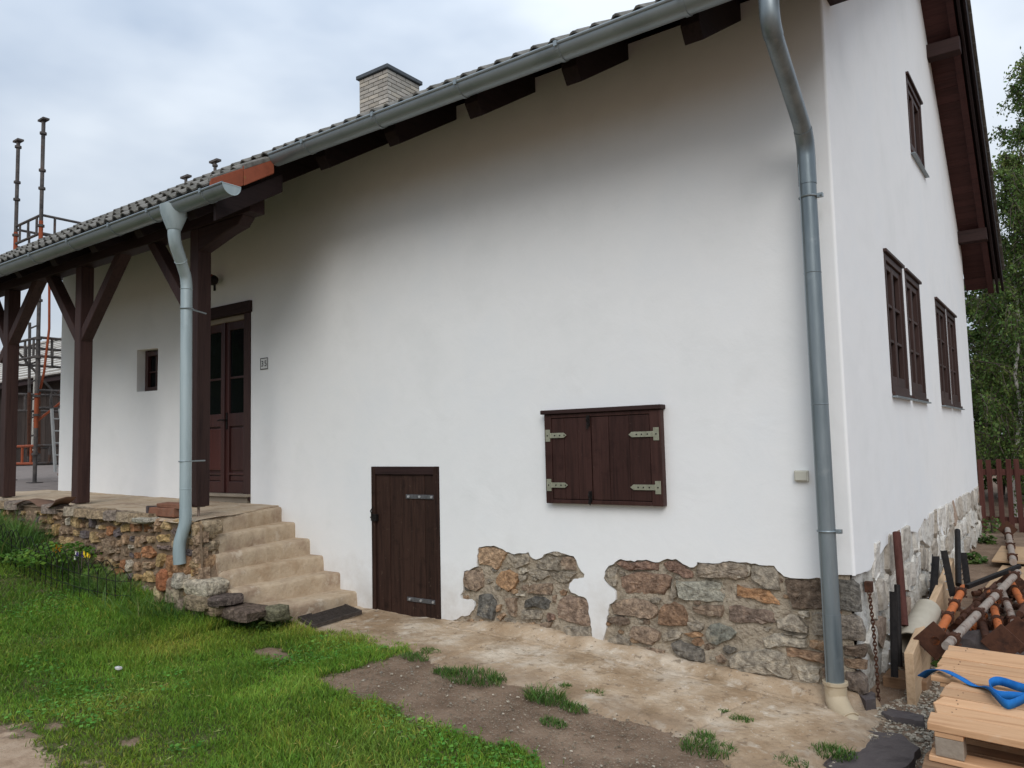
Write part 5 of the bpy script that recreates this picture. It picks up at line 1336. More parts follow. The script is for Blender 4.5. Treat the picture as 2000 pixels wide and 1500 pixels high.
# stones of the stair flank
def lump(name, c, size, colr, parent, rot=0, mat='stone', seed=0, n=10, m=7, rgh=.10, sq=.55):
    """irregular block-like stone"""
    rr = random.Random(seed); mb = MB(); mb.sphere((0, 0, 0), 1, n, m)
    v = []
    for p in mb.v:
        q = [math.copysign(abs(t)**sq, t) for t in p]
        k = 1+rgh*fbm(p[0]*1.7+seed, p[1]*1.7, p[2]*1.7+seed*.3)
        a = Vector((q[0]*size[0]*k/2, q[1]*size[1]*k/2, q[2]*size[2]*k/2))
        a.rotate(Matrix.Rotation(rot, 3, 'Z'))
        v.append((a.x+c[0], a.y+c[1], a.z+c[2]))
    mb.v = v
    o = mb.build(name, mat, parent, smooth_angle=38)
    if colr: o.color = (*colr, 1)
    return o
FL = [((-5.069,-1.2,0.605), (.26, .22, .17), (.36, .21, .12)), ((-4.921,-1.15,0.617), (.15, .2, .15), (.38, .25, .155)), ((-5.181,-1.25,0.578), (.10, .16, .20), (.32, .17, .09)),
      ((-4.857,-1.16,0.428), (.36, .28, .15), (.44, .39, .31)), ((-5.031,-1.25,0.487), (.16, .2, .14), (.40, .36, .30)), ((-5.017,-1.16,0.491), (.26, .2, .06), (.36, .29, .21)),
      ((-5.106,-1.25,0.361), (.2, .2, .17), (.30, .25, .18)), ((-4.727,-1.12,0.332), (.40, .30, .095), (.12, .095, .085)), ((-4.475,-1.05,0.237), (.38, .30, .105), (.14, .105, .085)),
      ((-4.274,-0.9,0.227), (.20, .18, .13), (.16, .15, .10)), ((-4.828,-1.22,0.319), (.3, .2, .14), (.24, .19, .13)), ((-5.231,-1.28,0.475), (.14, .2, .19), (.33, .135, .07)),
      ((-5.306,-1.3,0.351), (.12, .12, .15), (.42, .34, .2)), ((-5.002,-1.14,0.904), (.24, .2, .09), (.40, .32, .22)), ((-4.985,-1.14,0.848), (.26, .2, .08), (.38, .29, .19)),
      ((-4.898,-1.1,0.913), (.12, .2, .13), (.33, .26, .18)), ((-4.993,-1.12,0.759), (.30, .2, .10), (.30, .24, .17)), ((-4.716,-1.15,0.264), (.22, .2, .10), (.25, .19, .13)), ((-5.045,-1.18,0.398), (.2, .2, .14), (.30, .2, .12)), ((-5.129,-1.27,0.439), (.13, .15, .13), (.27, .2, .15)), ((-5.077,-1.22,0.282), (.24, .2, .15), (.24, .19, .15))]
mb = MB()
prof_ = [(-5.3, -.2), (-5.3, .93), (-4.93, .93), (-4.90, .80), (-4.86, .62), (-4.82, .50), (-4.70, .36), (-4.66, .22), (-4.64, -.2)]
for (q0, q1, z0_, z1_) in ((-5.04, -4.93, .80, .93), (-4.94, -4.83, .78, .90), (-5.05, -4.95, .66, .80), (-4.95, -4.84, .62, .77), (-5.03, -4.92, .50, .65), (-4.92, -4.81, .46, .61), (-5.02, -4.86, .34, .49), (-4.87, -4.70, .30, .44)):
    o = stone_mb(rubble(q0, q1, z0_, z1_, .006), ((0, -1.212, 0), (1, 0, 0), (0, 0, 1), (0, -1, 0)), proud=rng.uniform(.02, .05), back=.06, rough=.007, taper=.08).build('stone', 'stone', rw)
    c = r2.choice(PAL); o.color = (c[0]*1.2, c[1]*1.2, c[2]*1.2, 1)
mb.prism([(x, -1.02, z) for x, z in prof_], (0, -.185, 0)); mb.build('flank', 'earthmortar', rw, .02, jitter=.012)
for i, (p, s_, c) in enumerate(FL):
    lump('stone', p, s_, c, rw, rot=rng.uniform(-.12, .12), seed=i*3.7, rgh=.16, sq=.5)

# loose bricks and tiles on the platform edge
lb = thing('brick_stack', 'small stack of old red bricks and a broken tile beside the downpipe', 'bricks', (-5.35, -1.12, 1.0))
for (a, b, c, d, e, g) in ((-5.68, -5.28, -1.22, -1.08, .995, 1.065), (-5.60, -5.22, -1.20, -1.08, 1.067, 1.105)):
    box('brick', 'oldbrick', lb, a, b, c, d, e, g, .008, jitter=.008)
box('broken_tile', 'slate', lb, -5.73, -5.69, -1.23, -1.10, .99, 1.08, .006, jitter=.01)
o = lump('flat_stone', (-5.64, -1.27, .965), (.30, .16, .055), (.40, .37, .31), None, seed=3.3); tag(o, 'pale flat stone tilted under the brick stack on the retaining wall', 'stone')
# roofing felt strip lying over the edge
mb = MB(); nn = 16
for j in range(3):
    for i in range(nn+1):
        t = i/nn; x = -8.25+t*1.05
        z = pfl(x)+.02+.055*max(0, math.sin(t*math.pi*2.2-.3))*(1-j*.35)+(.10*max(0, t-.8)**1.2*5 if True else 0)
        mb.v.append((x, -1.33+j*.10+.03*math.sin(t*4), z-.03*(j == 0)))
for j in range(2):
    for i in range(nn):
        a = j*(nn+1)+i; mb.f.append((a, a+1, a+nn+2, a+nn+1)); mb.sm.append(True)
o = mb.build('roofing_felt_strip', 'membrane'); md = o.modifiers.new('solid', 'SOLIDIFY'); md.thickness = .006
tag(o, 'curled brown strip of roofing felt on the platform edge between the posts', 'felt strip')

# boot scraper grate at the foot of the stairs
gt = thing('boot_grate', 'dark iron boot scraper grate lying at the foot of the stairs', 'grate', ((-4.198,-0.401,0.086)))
ga, gb, gc, gd = Vector((-4.325,-0.638,0.127)), Vector((-4.315,-0.141,0.15)), Vector((-4.008,-0.216,0.135)), Vector((-4.017,-0.733,0.112))
mb = MB()
for p, q in ((ga, gb), (gb, gc), (gc, gd), (gd, ga)):
    mb.bar(p, q, .012, .03)
mb.build('frame', 'grate', gt)
for k in range(1, 9):
    t = k/9
    MB().bar(ga.lerp(gd, t), gb.lerp(gc, t), .007, .024).build('grate_bar', 'grate', gt)

# ================================================================ small things on the wall
hn = thing('house_number_sign', 'small square white house number plate 35 beside the front door', 'sign', (-5.665, -.005, 2.455))
pl = box('plate', 'plate', hn, -5.73, -5.60, -.008, -.001, 2.395, 2.52, .003)
mb = MB()
for a in ((-5.728, -5.602, 2.510, 2.518), (-5.728, -5.602, 2.397, 2.405), (-5.728, -5.721, 2.405, 2.510), (-5.609, -5.602, 2.405, 2.510)):
    mb.box(a[0], a[1], -.0105, -.0082, a[2], a[3])
mb.build('rim', 'blackpaint', hn)
tc_ = bpy.data.curves.new('digits', 'FONT'); tc_.body = '35'; tc_.size = .085; tc_.align_x = 'CENTER'; tc_.align_y = 'CENTER'; tc_.extrude = .0008; tc_.space_character = 1.25
to_ = bpy.data.objects.new('digits_tmp', tc_); col.objects.link(to_)
dg = bpy.context.evaluated_depsgraph_get(); me = bpy.data.meshes.new_from_object(to_.evaluated_get(dg)); bpy.data.objects.remove(to_)
me.materials.clear(); me.materials.append(MT['blackpaint'])
for p in me.polygons: p.material_index = 0
o = bpy.data.objects.new('digits', me); col.objects.link(o); o.parent = hn; o.location = (0, -.0055, .0); o.rotation_euler = (math.pi/2, 0, 0)

lw = Vector((-6.566,0,3.42))
wlp = thing('wall_lamp', 'small dark round lamp with red glass on the wall above the front door', 'lamp', tuple(lw))
box('mount', 'iron', wlp, lw.x-.016, lw.x+.016, -.012, 0, lw.z-.07, lw.z+.07, .003)
lq = Vector((-6.45,-0.1,3.44))
MB().tube([(lw.x, -.01, lw.z), (lw.x-.01, -.05, lw.z), (lq.x+.02, -.09, lq.z-.01)], .012, 8).build('arm', 'iron', wlp)
MB().sphere(lq, .058, 14, 8).build('lamp_body', 'iron', wlp)
MB().sphere((lq.x-.012, lq.y-.022, lq.z+.022), .045, 14, 8).build('lamp_glass', 'lampglass', wlp)

ub = thing('junction_box', 'small cream plastic box on the wall beside the corner downpipe', 'junction box', (-.27, -.02, 1.32))
b_ = box('box_body', 'plastic', ub, -.318, -.235, -.030, -.001, 1.285, 1.352, .004)
box('cover', 'plastic', ub, -.311, -.242, -.036, -.0305, 1.291, 1.346, .003)

vp = MB().cyl((-6.98, -.05, 1.09), (-6.98, .05, 1.09), .022, n=10).build('pipe_stub', 'zincpipe'); 
tag(vp, 'short pipe stub poking from the wall low behind the porch downpipe', 'pipe')

# ================================================================ beyond the left end: scaffold, barn, yard things
def standard(mb, mo, x, y, z0, z1, r=.030, step=1.0):
    """a scaffold upright with collars every half metre; returns collars in mo"""
    mb.cyl((x, y, z0), (x, y, z1), r, n=10)
    z = z0+.45; k = 0
    while z < z1-.05:
        mb.cyl((x, y, z-.018), (x, y, z+.018), r*1.75, n=10)
        z += .30 if k % 2 else .62; k += 1
SA, SB, SC, SD_ = (-12.2, .50), (-13.2, .52), (-12.2, 1.75), (-13.2, 1.77)
sc = thing('scaffold_tower', 'tall rusty scaffold tower with orange painted uprights behind the left end of the house', 'scaffold', (-12.7, 1.1, 1.12))
for i, (p, zt) in enumerate(((SA, 7.02), (SB, 6.93), (SC, 5.7), (SD_, 5.7))):
    z0 = float(hgt(*p))+.03
    mb = MB(); standard(mb, None, p[0], p[1], z0, zt)
    mb.box(p[0]-.09, p[0]+.09, p[1]-.09, p[1]+.09, z0, z0+.012)
    if zt > 6: mb.box(p[0]-.10, p[0]+.10, p[1]-.05, p[1]+.05, zt, zt+.03)
    up = mb.build('upright', 'scaff', sc)
    for za, zb in ((2.0, 2.55), (4.75, 5.35) if i < 2 else (3.2, 3.9)):
        MB().cyl((p[0], p[1], za), (p[0], p[1], zb), .033, n=10).build('painted_band', 'scafforange', up)
def rail(p, q, z, dz, mat='scaff', posts=2):
    mb = MB(); a = Vector((p[0], p[1], z)); b = Vector((q[0], q[1], z)); u = Vector((0, 0, dz))
    mb.cyl(a, b, .022, n=8); mb.cyl(a-u, b-u, .022, n=8)
    for k in range(1, posts+2):
        t = (k-.5)/(posts+1)
        mb.bar(a.lerp(b, t), a.lerp(b, t)-u, .05, .02, up=(0, 1, 0))
    mb.build('guard_frame', mat, sc)
for z in (5.45, 3.45):
    rail(SA, SB, z, .30); rail(SA, SC, z, .30); rail(SB, SD_, z-.05, .30); rail(SC, SD_, z, .3)
rail(SA, SB, 4.45, .0, posts=0); rail(SA, SC, 4.45, .0, posts=0); rail(SA, SC, 2.6, .28); rail(SB, SD_, 2.6, .28)
MB().bar((SB[0], SB[1], 3.4), (SD_[0], SD_[1], 2.0), .03, .03).build('diagonal', 'scaff', sc)
MB().bar((SA[0], SA[1], 5.1), (SC[0], SC[1], 3.6), .03, .03).build('diagonal', 'rust', sc)
rail(SA, SB, 1.72, .28, 'scafforange'); rail(SA, SC, 1.72, .28); rail(SB, SD_, 1.7, .28)
MB().bar((-12.2, .5, 2.1), (-12.2, 1.75, 3.2), .03, .03).build('diagonal', 'scafforange', sc)
MB().tube([(-12.15, .62, 4.6), (-12.15, .64, 3.6), (-12.2, .60, 2.9), (-12.28, .56, 2.5), (-12.33, .53, 2.1)], .02, 6).build('orange_strap', 'scafforange', sc)
ld = thing('ladder', 'dark steel ladder leaning inside the scaffold tower', 'ladder', (-12.9, .68, 1.15))
la, lb_ = Vector((-12.9,0.69,1.441)), Vector((-12.9,0.651,3.785))
lc, le = Vector((-12.9,0.845,1.478)), Vector((-12.9,0.791,3.871))
for p, q in ((la, lb_), (lc, le)):
    s_ = MB().bar(p, q, .035, .035, up=(0, 1, 0)).build('stile', 'scaff', ld)
    MB().bar(p.lerp(q, .05), p.lerp(q, .5), .038, .038, up=(0, 1, 0)).build('rust_band', 'rust', s_)
for k in range(8):
    t = .06+k*.128
    MB().cyl(la.lerp(lb_, t), lc.lerp(le, t), .014, n=8).build('rung', 'scaff', ld)
bp = [Vector((-13.6,1.016,1.656)), Vector((-13.6,1.09,1.654)), Vector((-13.6,1.118,2.96)), Vector((-13.6,1.027,2.954))]
bd = MB().prism(bp, (-.03, 0, 0)).build('pale_board', 'paleboard'); tag(bd, 'pale upright board leaning behind the scaffold ladder', 'board')
l2 = thing('step_ladder', 'pale aluminium step ladder standing beside the left house corner', 'ladder', (-11.6, .75, 1.05))
for p, q in (((-11.6,0.544,1.305), (-11.6,0.471,2.28)), ((-11.6,0.693,1.299), (-11.6,0.59,2.283))):
    MB().bar(p, q, .05, .03, up=(0, 1, 0)).build('stile', 'alu', l2)
for k in range(5):
    t = .08+.19*k
    a_, b_ = Vector((-11.6,0.544,1.305)).lerp(Vector((-11.6,0.471,2.28)), t), Vector((-11.6,0.693,1.299)).lerp(Vector((-11.6,0.59,2.283)), t)
    MB().bar(a_, b_, .07, .02).build('tread', 'alu', l2)
# tops of two more uprights behind the roof
for i, (x, y, zt) in enumerate(((-11.98, 3.477, 7.13), (-13.19, 3.6, 7.13))):
    t = thing('scaffold_upright', ('steel scaffold upright showing above the roof, the right one of two', 'steel scaffold upright showing above the roof, the left one of two')[i], 'scaffold', (x, y, 1.15), 'scaffold uprights behind the roof')
    mb = MB(); standard(mb, None, x, y, float(hgt(x, y)), zt)
    mb.build('tube', 'scaff', t)
    MB().box(x-.13, x+.13, y-.05, y+.05, zt, zt+.04).build('head_plate', 'scaff', t)
    MB().box(x-.09, x+.09, y-.09, y+.09, float(hgt(x, y))+.03, float(hgt(x, y))+.045).build('base_plate', 'scaff', t)
# barn
barn = thing('barn', 'dark timber barn with pale battened roof across the yard', 'barn', (-22, 6, 1.33))
box('wall', 'barnwood', barn, -32, -14.5, 5.08, 5.2, 1.2, 3.95)
x = -32
while x < -14.6:
    w = rng.uniform(.17, .26)
    box('board', 'barnwood', barn, x+.004, x+w-.004, 5.05+rng.uniform(-.006, .006), 5.078, 1.3, 3.93)
    x += w
box('wall', 'barnwood', barn, -14.62, -14.5, 5.21, 9.8, 1.2, 3.95)
box('wall', 'barnwood', barn, -32, -14.5, 9.8, 9.9, 1.2, 3.95)
box('eaves_beam', 'oldwoodx', barn, -32.2, -14.3, 4.66, 4.80, 3.60, 3.74)
nrow = 15
for k in range(nrow):
    y0 = 4.62+k*.185; z0 = 3.80+k*.119
    MB().prism([(-32.3, y0, z0-.03), (-32.3, y0+.115, z0+.044), (-32.3, y0+.105, z0+.075), (-32.3, y0-.01, z0+.02)], (18.2, 0, 0)).build('roof_batten', 'barnroof', barn, jitter=.006)  # pale battens with gaps over the dark roof body, not tiles
MB().prism([(-32.3, 4.60, 3.74), (-32.3, 7.4, 5.52), (-32.3, 10.2, 3.74)], (18.15, 0, 0)).build('roof_body', 'barnwood', barn)
MB().prism([(-32.3, 7.38, 5.60), (-32.3, 10.3, 3.78), (-32.3, 10.3, 3.83), (-32.3, 7.38, 5.66)], (18.2, 0, 0)).build('roof_slope', 'barnroof', barn)
# yard clutter by the porch end
o = MB().prism([(-10.9, .35, 1.10), (-10.45, .15, 1.10), (-10.35, .5, 1.10), (-10.75, .75, 1.10)], (0, 0, .16)).build('stone_block', 'palletblock', bevel=.02, jitter=.01)
tag(o, 'squat grey stone block on the yard beside the left house corner', 'stone')
o = MB().prism([(-10.95, .30, 1.265), (-10.42, .10, 1.262), (-10.33, .5, 1.270), (-10.78, .80, 1.268)], (0, 0, .018)).build('cardboard_piece', 'cardboard', jitter=.012)
tag(o, 'piece of brown cardboard lying on the stone block', 'cardboard')
tub = thing('plastic_tub', 'shallow black plastic tub on the yard behind the stone block', 'tub', (-11.6, .9, 1.1))
MB().tube([(-11.5, 1.0, 1.09), (-11.5, 1.0, 1.20), (-11.5, 1.0, 1.20), (-11.5, 1.0, 1.11)], [.30, .36, .34, .29], 20).build('bowl', 'blackpaint', tub)
MB().ring((-11.5, 1.0, 1.20), (0, 0, 1), .355, .012, 20, 6).build('rim', 'blackpaint', tub)

# ================================================================ right side: building site clutter
fen = thing('picket_fence', 'red brown picket fence behind the house in front of the birches', 'fence', (1.2, 8.65, .1))
x = -.60; i = 0
while x < 5.2:
    zt = 1.17+rng.uniform(-.02, .02); tlt = rng.uniform(-.012, .012)
    MB().prism([(x, 8.60, .10), (x+.068, 8.60, .10), (x+.068+tlt, 8.60, zt), (x+tlt, 8.60, zt)], (0, -.022, 0)).build('picket', 'fence', fen, .004)
    x += .118; i += 1
for z in (.28, .98):
    box('rail', 'fence', fen, -.7, 5.3, 8.602, 8.645, z-.045, z+.045, .004)
for x in (-.5, 1.7, 3.9):
    box('post', 'fence', fen, x, x+.09, 8.65, 8.74, 0, 1.12, .005)

def pallet(name, label, x0, y0, w, d, zt, mats, boards, skew=0.0, group='pallets'):
    t = thing(name, label, 'pallet', (x0+w/2, y0+d/2, zt-.14), group)
    def R_(x, y): return (x, y-skew*(x-x0))
    y = y0; nails = []
    for q in boards:
        b = d*q
        g1, g2 = rng.uniform(.002, .006), rng.uniform(.002, .006)
        p = [R_(x0+rng.uniform(-.016, .016), y+g1), R_(x0+w, y+g2), R_(x0+w, y+b-g1), R_(x0+rng.uniform(-.016, .016), y+b-g2)]
        nails.append((x0, y+b/2)); MB().prism([(a, c, zt-.026) for a, c in p], (0, 0, .026+rng.uniform(-.002, .002))).build('deck_board', mats[0], t, .003)
        y += b
    nm = MB()
    for (nx0, ny0) in nails:
        for fx_ in (.06, .50, .93):
            for dy in (-.022, .026):
                c_ = R_(x0+w*fx_+rng.uniform(-.01, .01), ny0+dy); nm.cyl((*c_, zt-.004), (*c_, zt+.0012), .0032, n=6)
    tag(nm.build('nails', 'rust', t), kind='stuff')
    for fx_ in (0.02, .47, .90):
        xa = x0+w*fx_
        p = [R_(xa, y0+.01), R_(xa+.10, y0+.01), R_(xa+.10, y0+d-.01), R_(xa, y0+d-.01)]
        MB().prism([(a, c, zt-.048) for a, c in p], (0, 0, .020)).build('stringer', mats[1], t, .003)
        for fy_ in (.0, .44, .86):
            ya = y0+d*fy_
            p = [R_(xa, ya+.012), R_(xa+.10, ya+.012), R_(xa+.10, ya+.095), R_(xa, ya+.095)]
            MB().prism([(a, c, zt-.122) for a, c in p], (0, 0, .0735)).build('block', 'palletblock', t, .004)
    for fy_ in (.0, .43, .86):
        ya = y0+d*fy_
        p = [R_(x0, ya+.005), R_(x0+w, ya+.005), R_(x0+w, ya+.10), R_(x0, ya+.10)]
        MB().prism([(a, c, zt-.144) for a, c in p], (0, 0, .021)).build('bottom_board', mats[1], t, .003)
    return t
pallet('pallet', 'topmost pale pallet of the near stack with the blue strap on it', .565, -1.475, 1.2, .635, .42, ('pine', 'pine'), [.24, .20, .19, .20, .17], .10)
pallet('pallet', 'brown weathered pallet in the middle of the near stack', .545, -1.56, 1.2, .66, .274, ('pallet', 'pallet'), [.22, .2, .2, .2, .18], .10)
pallet('pallet', 'lowest pallet of the near stack, resting on the gravel', .60, -1.53, 1.2, .68, .128, ('pallet', 'pallet'), [.22, .2, .2, .2, .18], .10)
pallet('pallet', 'upper pallet of the stack behind, pale new boards without wear', .495, -.765, 1.2, .655, .415, ('pine', 'pine'), [.21, .14, .22, .24, .19], .10)
pallet('pallet', 'lower pallet of the stack behind, mostly hidden below the pale boards', .53, -.75, 1.2, .62, .269, ('pallet', 'pallet'), [.2]*5, .10)
pallet('pallet', 'bottom pallet of the stack behind, on the ground next to the long plank', .53, -.74, 1.2, .62, .123, ('pallet', 'pallet'), [.2]*5, .10)

# blue strap: a ribbon standing on edge and lying in loops
def ribbon(name, pts, mat, w, label, cat):
    path = []
    P = [Vector(p[:3]) for p in pts]; A = [p[3] for p in pts]
    n = len(P); v = []; f = []
    def cr(a, b, c, d, t):
        return .5*((2*b)+(c-a)*t+(2*a-5*b+4*c-d)*t*t+(3*b-a-3*c+d)*t*t*t)
    prev = None; S = []
    for i in range(n-1):
        for k in range(8):
            t = k/8
            S.append((cr(P[max(i-1, 0)], P[i], P[i+1], P[min(i+2, n-1)], t), A[i]+(A[i+1]-A[i])*t))
    S.append((P[-1], A[-1]))
    for i, (p, a) in enumerate(S):
        d = (S[min(i+1, len(S)-1)][0]-S[max(i-1, 0)][0]).normalized()
        side = d.cross(Vector((0, 0, 1))).normalized(); up = side.cross(d)
        wv = side*math.cos(a)+up*math.sin(a)
        v += [p-wv*w/2, p+wv*w/2]
    for i in range(len(S)-1):
        f.append((2*i, 2*i+1, 2*i+3, 2*i+2))
    o = MB().add(v, f, True).build(name, mat)
    md = o.modifiers.new('solid', 'SOLIDIFY'); md.thickness = .003; md.offset = 0
    return tag(o, label, cat)
ribbon('lashing_strap', [(*(0.401,-0.502,0.33), .3), (*(0.464,-0.627,0.4), .15), (*(0.531,-0.72,0.435), .05), (*(0.605,-0.818,0.44), .1), (*(0.667,-0.876,0.428), .1), (*(0.719,-0.911,0.432), .4), (*(0.752,-1.006,0.445), 1.3), (*(0.806,-1.143,0.445), 1.5),
        (*(0.844,-1.104,0.445), 1.5), (*(0.89,-0.921,0.445), 1.5), (*(0.832,-0.869,0.448), 1.5), (*(0.762,-0.826,0.448), 1.45), (*(0.735,-0.904,0.446), 1.5), (*(0.769,-1.032,0.446), 1.5), (*(0.84,-1.016,0.445), 1.5), (*(0.92,-1.012,0.445), 1.5), (*(0.991,-1.072,0.445), 1.2), (*(1.04,-1.073,0.43), .1)],
        'strap', .038, 'bright blue webbing strap looped loosely over the pallets', 'strap')
ribbon('lashing_strap', [(*(0.794,-1.031,0.424), .02), (*(0.813,-0.977,0.426), .02), (*(0.834,-0.959,0.424), .02)], 'strap', .038, 'short flat end of blue strap lying on the near pallet', 'strap')

# scaffold tubes in a heap
def collar_tube(label, p, q, r, mat, colmat, plate=None, cols=(.2, .45, .7), name='scaffold_tube'):
    p, q = Vector(p), Vector(q); d = (q-p).normalized()
    t = thing(name, label, 'scaffold tube', tuple(p.lerp(q, .5)-Vector((0, 0, r))), 'heap of scaffold tubes')
    MB().cyl(p, q, r, n=14).build('tube', mat, t)
    for c in cols:
        m_ = p.lerp(q, c)
        for s_ in (-.022, 0, .022):
            MB().cyl(m_+d*(s_-.006), m_+d*(s_+.006), r*1.45, n=12).build('collar', colmat, t)
        sd = d.orthogonal().normalized()
        for k in range(4):
            w_ = Matrix.Rotation(k*math.pi/2, 3, d) @ sd
            MB().bar(m_+w_*r*1.2-d*.02, m_+w_*r*1.75+d*.02, .016, .012).build('lug', colmat, t)
    if plate is not None:
        e = p if plate == 0 else q
        sd = d.orthogonal().normalized(); b = d.cross(sd)
        h = .085
        MB().prism([e+sd*h+b*h, e-sd*h+b*h, e-sd*h-b*h, e+sd*h-b*h], d*.008).build('base_plate', 'rust', t, .004)
    return t
collar_tube('bright orange scaffold tube at the left of the heap with a dark square base plate', (0.336,0.433,0.3), (0.299,2.282,0.32), .027, 'orange', 'rust', 0, (.10, .38, .62, .88))
collar_tube('long mortar caked grey tube lying diagonally on top of the heap', (0.426,0.21,0.33), (0.655,2.62,0.42), .026, 'greytube', 'rust', None, (.07, .36, .62, .93))
collar_tube('short rusty tube in the middle of the heap', (0.402,2.173,0.22), (0.547,1.089,0.2), .026, 'rust', 'rust', None, (.2, .6))
collar_tube('orange tube in the middle of the heap pointing at the pallets', (0.468,2.432,0.27), (0.658,0.8,0.25), .026, 'orange', 'rust', 1, (.12, .36, .62, .93))
collar_tube('grey and rust tube right of the middle orange tube', (0.509,2.806,0.28), (0.732,1.036,0.26), .025, 'greytube', 'rust', 1, (.15, .42, .78))
collar_tube('orange tube at the right edge of the heap', (0.596,2.779,0.3), (0.791,1.381,0.28), .027, 'orange', 'rust', 0, (.2, .7))
collar_tube('rusty tube low at the right edge under the orange one', (0.767,3.074,0.14), (0.648,1.651,0.14), .025, 'rust', 'rust', 1, (.2, .5, .8))
collar_tube('dark rusty tube under the heap nearest the pallets', (0.353,1.576,0.12), (0.725,2.314,0.13), .025, 'rust', 'rust', 0, (.1, .4, .7))
collar_tube('brown tube under the heap running towards the gable', (0.211,2.508,0.1), (0.583,1.899,0.1), .030, 'rust', 'greytube', None, (.2, .5, .8))
collar_tube('rusty tube at the back of the heap', (0.285,3.005,0.15), (0.65,3.293,0.18), .025, 'rust', 'rust', None, (.2, .5, .8))
collar_tube('pale scaffold tube lying alone on the plywood near the fence', (0.269,7.579,0.25), (0.511,4.428,0.25), .034, 'greytube', 'rust', 0, (.25, .6, .9))
collar_tube('thin rusty tube across the left of the heap', (0.335,1.547,0.2), (0.451,3.214,0.22), .022, 'rust', 'rust', None, (.15, .45, .75))
collar_tube('thin orange flecked tube deep in the heap', (0.423,1.544,0.16), (0.508,2.576,0.18), .022, 'orange', 'rust', None, (.2, .6))
collar_tube('rusty tube crossing under the middle orange tube', (0.405,1.918,0.17), (0.722,2.512,0.2), .022, 'rust', 'greytube', None, (.2, .5, .8))
collar_tube('dark tube at the right of the heap pointing to the camera', (0.657,3.048,0.22), (0.754,1.338,0.2), .023, 'rust', 'rust', 1, (.2, .5, .8))
collar_tube('rusty tube at the far right of the heap', (0.784,2.881,0.3), (0.717,1.503,0.3), .023, 'rust', 'rust', None, (.2, .6))
o = MB().bar((0.341,2.104,0.36), (0.656,2.832,0.44), .034, .034).build('steel_bar', 'black', bevel=.004); tag(o, 'black square steel bar lying across the back of the tube heap', 'steel bar')
for i, (a, b, c, lab) in enumerate(((1885, 1240, .10, 'brown crumpled tarpaulin under the middle tubes'), (1960, 1262, .12, 'grey cement sack between the tubes and the pallets'))):
    p = (0.379,2.133,0.06) if i == 0 else (0.517,1.316,0.1)
    o = lump('tarpaulin' if i == 0 else 'cement_sack', (p[0], p[1], p[2]-.02), (.42, .7, .20) if i == 0 else (.46, .34, .22), None, None, rot=.3, mat='cardboard' if i == 0 else 'slate', seed=4.4+i, n=20, m=12, rgh=.35, sq=.75)
    tag(o, lab, 'tarpaulin' if i == 0 else 'sack')

# long plank on edge in front of the gable
pk = Vector((0.239,0.129,-0.02)); pe = Vector((0.024,4.705,0.06))
dv = (pe-pk); dv.z = 0; L_ = 3.3; dv.normalize()
o = MB().bar(pk+Vector((0, 0, .15)), pk+dv*L_+Vector((0, 0, .26)), .05, .31).build('long_plank', 'piney', bevel=.006); tag(o, 'long pale plank standing on edge along the gable wall', 'plank')
# steel posts leaning by the gable
def post(label, p, q, w, mat, holes=True, round_=False):
    t = thing('steel_post', label, 'steel post', p, 'steel posts by the gable')
    if round_:
        MB().cyl(p, q, w/2, n=12).build('tube', mat, t)
    else:
        d = (Vector(q)-Vector(p)).normalized(); a = Vector((1, 0, 0)); a = (a-d*a.dot(d)).normalized(); b = d.cross(a)
        mb = MB()
        P_, Q_ = Vector(p), Vector(q)
        mb.bar(P_, Q_, w, .006, up=a); mb.bar(P_+a*w*.5+b*w*.5*0, Q_+a*w*.5, .006, w, up=a)
        mb.build('angle_bar', mat, t)
        if holes:
            for k in range(5):
                c = P_.lerp(Q_, .15+.17*k)
                MB().cyl(c-b*.012-a*.01, c+b*.012-a*.01, .005, n=6).build('rivet', 'bolt', t)
    return t
post('tall red brown tube leaning upright against the gable nearest the corner', (0.12,0.725,0.309), (0.06,0.999,0.882), .052, 'fence', round_=True)
post('short black angle post nearest the corner chain', (0.1,0.345,0.073), (0.1,0.456,0.572), .036, 'black')
post('black tube right behind the short angle post', (0.12,0.491,0.103), (0.11,0.626,0.588), .036, 'black', round_=True)
post('black angle post halfway along the gable', (0.1,1.899,0.219), (0.07,2.447,0.532), .05, 'black')
post('rusty slotted strip leaning left of the long plank top', (0.22,2.127,0.27), (0.16,2.251,0.608), .045, 'black')
post('tall dark post at the far end of the plank', (0.18,2.996,0.222), (0.14,3.524,0.643), .05, 'black', round_=True)
post('thin dark strip leaning beside the tall dark post', (0.2,3.248,0.194), (0.16,3.46,0.441), .05, 'black')
po = thing('pipe_offcut', 'wide cream plastic pipe offcut lying between the posts and the long plank', 'pipe', (0.17,0.636,0.203))
a_, b_ = Vector((0.16,0.664,0.209)), Vector((0.2,1.152,0.338))
MB().tube([a_, b_], .085, 20, caps=False).tube([b_, a_], .079, 20, caps=False).build('pipe_wall', 'pvcpale', po)
MB().ring(a_, b_-a_, .082, .006, 20, 6).build('rim', 'pvcpale', po)
o = box('wooden_sill', 'pallet', None, .03, .28, .42, .62, -.03, .05, .006); tag(o, 'short dark timber offcut under the black posts', 'timber')

